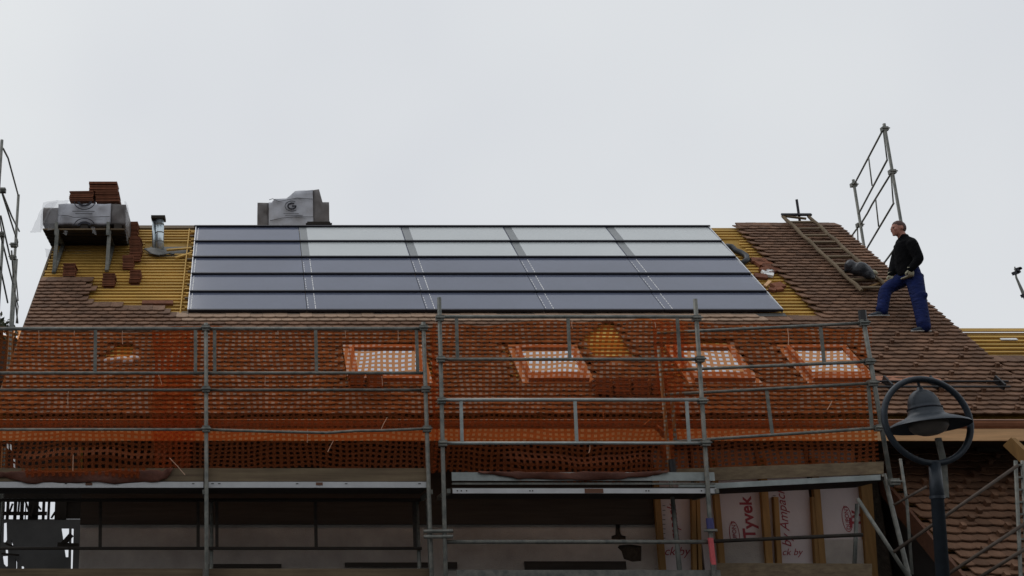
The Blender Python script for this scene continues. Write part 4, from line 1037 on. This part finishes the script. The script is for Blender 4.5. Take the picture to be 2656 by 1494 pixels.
ht.build('hair', 'stubble', person, remesh=.009)
sw = MB(); torso(sw, 1.0)
limb(sw, [shF, elF, wrF], [.078, .066, .048]); limb(sw, [shB, elB, wrB], [.082, .07, .05])
sw.loft([(nk - zA * .05, xA * .09, yA * .11), (nk + zA * .0, xA * .074, yA * .085), (nk + V((-.008, 0, .05)), xA * .07, yA * .076)], 18)
sw.loft([(pel + V((-.035, 0, -.06)), xA * .115, yA * .16), (wst - zA * .03, xA * .14, yA * .17)], 18)
sw.build('sweater', 'sweater', person, remesh=.013)
tr_ = MB(); tr_.loft([(pel + V((.01, 0, .07)), xA * .125, yA * .16), (pel + V((.015, 0, -.02)), xA * .138, yA * .17), (pel + V((.01, 0, -.10)), xA * .125, yA * .155)], 18)
limb(tr_, [hipF + V((-.01, 0, -.03)), knF, anF + V((0, 0, .0))], [.115, .088, .078]); limb(tr_, [hipB + V((.015, 0, -.03)), knB, anB + V((0, 0, .0))], [.122, .098, .088])
for c, rr2 in ((pel + V((.15, -.04, -.07)), .045), (knB + V((.05, -.04, .13)), .06), (knF + V((-.04, -.02, -.12)), .05), (anB + V((.0, 0, .04)), .094), (anF + V((.0, 0, .03)), .083)): tr_.ball(c, rr2, rr2 * .9, rr2 * .9)
tr_.build('trousers', 'trousers', person, remesh=.014)
def shoe(an, ft, dx, dz):
    m = MB(); f = V((dx, 0, dz)); fl_ = V((dx, 0, 0)).normalized()
    base_ = V((an.x, an.y, ft.z))
    m.loft([(base_ - f * .07 + zA * .05, yA * .038, zA * .04), (base_ + zA * .055, yA * .046, zA * .05), (base_ + f * .10 + zA * .04, yA * .05, zA * .034), (base_ + f * .17 + zA * .03, yA * .042, zA * .022), (base_ + f * .205 + zA * .028, yA * .02, zA * .012)], 14)
    m.tube([base_ + zA * .04, an + zA * .02], [.05, .055], 12)
    o = m.build('shoe', 'shoe', person, remesh=.010)
    s_ = MB(); s_.loft([(base_ - f * .085 + zA * .012, yA * .03, zA * .012), (base_ + zA * .012, yA * .044, zA * .012), (base_ + f * .11 + zA * .012, yA * .05, zA * .012), (base_ + f * .215 + zA * .014, yA * .018, zA * .010)], 12); s_.build('sole', 'sole', o, smooth=True)
shoe(anF, footF, -1, -.02); shoe(anB, footB, -.93, .0)
def glove(wr, down, curl, nm):
    """palm, four unequal bent fingers and a thumb"""
    d = down.normalized(); side = V((-1, 0, 0)) - d * V((-1, 0, 0)).dot(d); side.normalize(); nrm = d.cross(side)
    m = MB(); m.loft([(wr - d * .03, side * .042, nrm * .036), (wr + d * .01, side * .040, nrm * .028), (wr + d * .06, side * .048, nrm * .022), (wr + d * .10, side * .044, nrm * .018)], 14)
    for i, ln in enumerate((.072, .082, .076, .058)):
        b0 = wr + d * .095 + side * (.032 - i * .0215); b1 = b0 + d * ln * .5 + nrm * curl * .2; b2 = b1 + (d * (1 - abs(curl) * .6) + nrm * curl).normalized() * ln * .5
        m.tube([b0 - d * .02, b0, b1, b2], [.012, .0125, .0115, .009], 8); m.ball(b2, .009, n=8, m=6)
    t0 = wr + d * .03 + side * .04; t1 = t0 + (d * .6 + side * .7).normalized() * .04; t2 = t1 + d * .035
    m.tube([t0 - side * .015, t0, t1, t2], [.014, .015, .013, .010], 8); m.ball(t2, .010, n=8, m=6)
    return m.build(nm, 'glove', person, smooth=True)
glove(wrF, V((.02, -.15, -1)), .8, 'glove'); glove(wrB, V((.02, .25, -.9)), .9, 'glove')
hc = MB(); q = H(2316, 726, .05); hc.bar(q + V((-.02, 0, .05)), q + V((.03, -.02, -.10)), .05, .02, V((0, 1, 0))); tag(hc.build('work_rag', 'glove'), 'pale folded rag held in the roofer\'s far hand', 'rag')

# ------------------------------------------------------------------ street lamp
YL = 10.0
def LP(x, y, d=0): return P(x, y, YL + d)
cc = LP(2405, 1091)
lamp = thing('street_lamp', 'dark street lamp with bell shade hanging inside a big ring', 'street lamp', (LP(2445, 1494).x, YL, .13))
n_ = 48; rg = [cc + V((.372 * math.cos(2 * math.pi * k / n_), 0, .368 * math.sin(2 * math.pi * k / n_))) for k in range(n_ + 1)]
ax_ = V((0, 1, 0)); rm = MB()
vs_ = []; fs_ = []; m_ = 12
for k in range(n_):
    a = 2 * math.pi * k / n_; rad = V((math.cos(a), 0, math.sin(a)))
    for j in range(m_): b = 2 * math.pi * j / m_; vs_.append(cc + rad * (.372 + .026 * math.cos(b)) + V((0, .03 * math.sin(b), 0)))
for k in range(n_):
    for j in range(m_): fs_.append((k * m_ + j, ((k + 1) % n_) * m_ + j, ((k + 1) % n_) * m_ + (j + 1) % m_, k * m_ + (j + 1) % m_))
MB().add(vs_, fs_).build('ring', 'lamp_paint', lamp, smooth=True)
ax_ = (LP(2391, 1020) - LP(2410, 1106)).normalized(); ax_ = V((ax_.x * .55, .06, ax_.z)).normalized()
o_ = LP(2409, 1106)
b_ = MB(); b_.lathe(o_, ax_, [(.335, -.004), (.325, .012), (.26, .045), (.19, .072), (.15, .098), (.138, .125), (.136, .150), (.128, .158), (.128, .19), (.118, .24), (.095, .285), (.06, .315), (.028, .328), (.022, .35), (.0, .352)], 36)
b_.lathe(o_, ax_, [(.335, -.004), (.322, .004), (.25, .035), (.17, .058), (.0, .07)], 36)
b_.build('shade', 'lamp_paint', lamp, smooth=True)
MB().lathe(o_, ax_, [(.0, -.075), (.07, -.072), (.125, -.05), (.155, -.01), (.16, .03), (.13, .055)], 28).build('globe', 'lamp_glass', lamp, smooth=True)
MB().lathe(o_, ax_, [(.1295, .150), (.142, .152), (.142, .160), (.1295, .162)], 28).build('band', 'black_profile', lamp)
q = o_ + ax_ * .345; MB().tube([q, V((q.x - .01, q.y, cc.z + .372))], .012, 8).build('hanger', 'lamp_paint', lamp)
pt = LP(2424, 1200); pb = LP(2445, 1494); dd = pb - pt; gq = pt + dd * ((.131 - pt.z) / dd.z)
q1 = LP(2431, 1290)
MB().tube([pt, q1, q1 + (gq - q1) * .002, gq], [.046, .056, .050, .062], 16).build('post', 'lamp_paint', lamp, smooth=True)
MB().tube([q1 - V((0, 0, .012)), q1 + V((0, 0, .012))], .061, 16).build('post_collar', 'lamp_paint', lamp)
MB().bar(LP(2449, 1204, .06), LP(2433, 1136, .06), .045, .03, V((0, 1, 0))).build('bracket', 'galv', lamp)
MB().bar(LP(2452, 1290, .06), LP(2447, 1204, .06), .05, .03, V((0, 1, 0))).build('bracket', 'galv', lamp)

# ------------------------------------------------------------------ neighbouring barn and bits beyond
YBn = 26.0
bn = thing('barn', 'dark timber barn with slatted upper wall behind the scaffold', 'barn', (-6, YBn, 0))
zt_, zl0, zl1 = P(100, 858, YBn).z, P(100, 1296, YBn).z, P(100, 1346, YBn).z
xb0, xb1 = -13.0, P(168, 1300, YBn).x
MB().box((xb0, YBn, zl0), (xb1 + .6, YBn + .3, zt_ - .9)).build('upper_wall', 'barn', bn)
rf = MB(); rf.add([(xb0 - .5, YBn - .5, zt_ - 1.3), (xb1 + .9, YBn - .5, zt_ - 1.3), (xb1 + .9, YBn + .9, zt_), (xb0 - .5, YBn + .9, zt_), (xb0 - .5, YBn - .5, zt_ - 1.42), (xb1 + .9, YBn - .5, zt_ - 1.42), (xb1 + .9, YBn + .9, zt_ - .12), (xb0 - .5, YBn + .9, zt_ - .12)], [(0, 1, 2, 3), (7, 6, 5, 4), (0, 4, 5, 1), (1, 5, 6, 2), (2, 6, 7, 3), (3, 7, 4, 0)])
rf.build('roof', 'barn', bn)
for xa_, xb_ in ((-10, 7), (16, 23), (35, 43), (52, 61), (65, 67), (73, 99), (109, 116), (123, 129), (142, 172)):
    a, b = P(xa_, 1320, YBn).x, P(xb_, 1320, YBn).x; MB().box((a, YBn, zl1 - .02), (b, YBn + .06, zl0 + .02)).build('slat', 'barn', bn)
a0 = P(0, 1331, YBn); MB().box((xb0, YBn - .06, a0.z - .05), (P(122, 1331, YBn).x, YBn - .001, a0.z + .03)).build('rail', 'barn', bn)
low = [(-60, 1346.5), (226, 1346.5), (226, 1700), (-60, 1700)]
hl = [[(8, 1356), (17, 1354), (18, 1400), (13, 1410), (7, 1404)], [(12, 1420), (20, 1420), (21, 1437), (13, 1437)], [(5, 1442), (20, 1441), (20, 1468), (15, 1470), (8, 1462)], [(28, 1398), (34, 1414), (29, 1414)], [(40, 1448), (44, 1458), (44, 1476), (40, 1477)], [(54, 1468), (62, 1470), (62, 1478), (54, 1478)], [(158, 1370), (179, 1370), (177, 1445), (169, 1445)], [(184, 1370), (191, 1371), (188, 1478), (182, 1478)]]
lowp = [(P(x, y, YBn).x, P(x, y, YBn).z) for x, y in low]; hlp = [[(P(x, y, YBn).x, P(x, y, YBn).z) for x, y in h] for h in hl]
lw = [(x, max(z_, 0)) for x, z_ in lowp]
m = MB(); m.sheet(lw, hlp, (0, YBn, 0), (1, 0, 0), (0, 0, 1), .12); m.build('lower_wall', 'grey_wall', bn)
MB().box((P(141, 1320, YBn).x, YBn + .07, zl1 + .01), (P(226, 1320, YBn).x, YBn + .12, zl0 + .3)).build('end_board', 'barn', bn)
MB().box((P(141, 1280, YBn).x, YBn + .07, zl0 + .31), (P(226, 1280, YBn).x, YBn + .12, zl0 + 1.2)).build('end_board', 'barn', bn)
for (xa_, ya_), (xb_, yb_) in (((25, 1328), (33, 1306)), ((47, 1334), (50, 1300)), ((66, 1300), (78, 1336)), ((80, 1340), (90, 1300)), ((98, 1312), (106, 1322)), ((133, 1344), (143, 1328)), ((12, 1408), (34, 1418)), ((4, 1436), (50, 1440))): MB().bar(P(xa_, ya_, YBn - .1), P(xb_, yb_, YBn - .1), .04, .04).build('twisted_lath', 'barn', bn)
MB().bar(P(163, 1412, YBn - .3), P(186, 1386, YBn - .3), .12, .1).build('brace', 'barn', bn)
MB().bar(P(150, 1413, YBn - .3), P(205, 1416, YBn - .3), .12, .1).build('rail', 'barn', bn)
# bushy tree top above the barn roof
tr = thing('tree', 'small dark tree rising above the barn ridge beside the scaffold', 'tree', (P(5, 850, 30).x, 30, 0))
q = P(2, 850, 30); MB().tube([(q.x, 30, 0), (q.x + .2, 30, q.z * .5), (q.x, 30, q.z)], [.3, .2, .06], 8).build('trunk', 'barn', tr)
lf = MB()
for k in range(900):
    th_, ph_ = random.uniform(0, 6.28), math.acos(random.uniform(-1, 1)); r0 = random.uniform(.5, 1) ** .5
    c = V((q.x - .2, 30, q.z - .55)) + V((math.cos(th_) * math.sin(ph_) * .8, math.sin(th_) * math.sin(ph_) * .8, math.cos(ph_) * 1.0)) * r0 * random.uniform(.7, 1.1)
    a = V((random.uniform(-1, 1), random.uniform(-1, 1), random.uniform(-1, 1))).normalized(); b = a.orthogonal().normalized()
    lf.add([c + a * .09, c + b * .045, c - a * .09, c - b * .045], [(0, 1, 2, 3)])
kind(lf.build('crown', 'foliage', tr), 'stuff')
# far mast at the right
ms = thing('mast', 'thin leaning mast with small dark fittings against the sky', 'mast', (P(2700, 860, 40).x, 40, 0))
a, b = P(2632, 692, 40), P(2658, 770, 40); c = b + V((.5, 0, -1.4))
MB().tube([a, P(2636, 720, 40), b, c, V((c.x + .3, 40, 0))], [.02, .035, .06, .09, .14], 8).build('pole', 'galv', ms)
for x, y, r_ in ((2640, 698, .09), (2644, 697, .06), (2634, 708, .10), (2640, 706, .07), (2657, 766, .1)): MB().obox(P(x, y, 40), V((r_, 0, .3 * r_)), V((0, .06, 0)), V((-.2 * r_, 0, r_ * .55))).build('fitting', 'black_profile', ms)

# ------------------------------------------------------------------ unseen houses across the street, added to shade the scaffolded front
for i, (xc, wd, hh) in enumerate(((-13.2, 11.0, 7.6), (-1.6, 11.4, 8.4), (10.0, 11.2, 7.9), (21.4, 10.6, 8.2))):
    y0 = -3.2; t = thing('shading_house', ['low', 'tall', 'mid-sized', 'broad'][i] + ' plastered house, unseen, added across the street to shade the scaffolded one', 'house', (xc, y0 - 4, 0), 'unseen houses added for shade')
    MB().box((xc - wd / 2, y0 - 8, 0), (xc + wd / 2, y0, hh)).build('wall', 'plaster', t)
    rf = MB(); rf.sheet([(y0 + .5, hh), (y0 + .5, hh + .15), (y0 - 4, hh + 3.4), (y0 - 8.5, hh + .15), (y0 - 8.5, hh)], [], (xc + wd / 2 + .1, 0, 0), (0, 1, 0), (0, 0, 1), wd + .2); rf.build('roof', 'tile', t)
    for fz in (1.0, 3.7, 6.2):
        if fz + 1.3 > hh: continue
        for k in range(4):
            x = xc - wd / 2 + wd * (k + .5) / 4; wn = MB().box((x - .5, y0 + .001, fz), (x + .5, y0 + .05, fz + 1.3)).build('window', 'white_mark', t); MB().box((x - .42, y0 + .0501, fz + .08), (x + .42, y0 + .06, fz + 1.22)).build('pane', 'black_profile', wn)
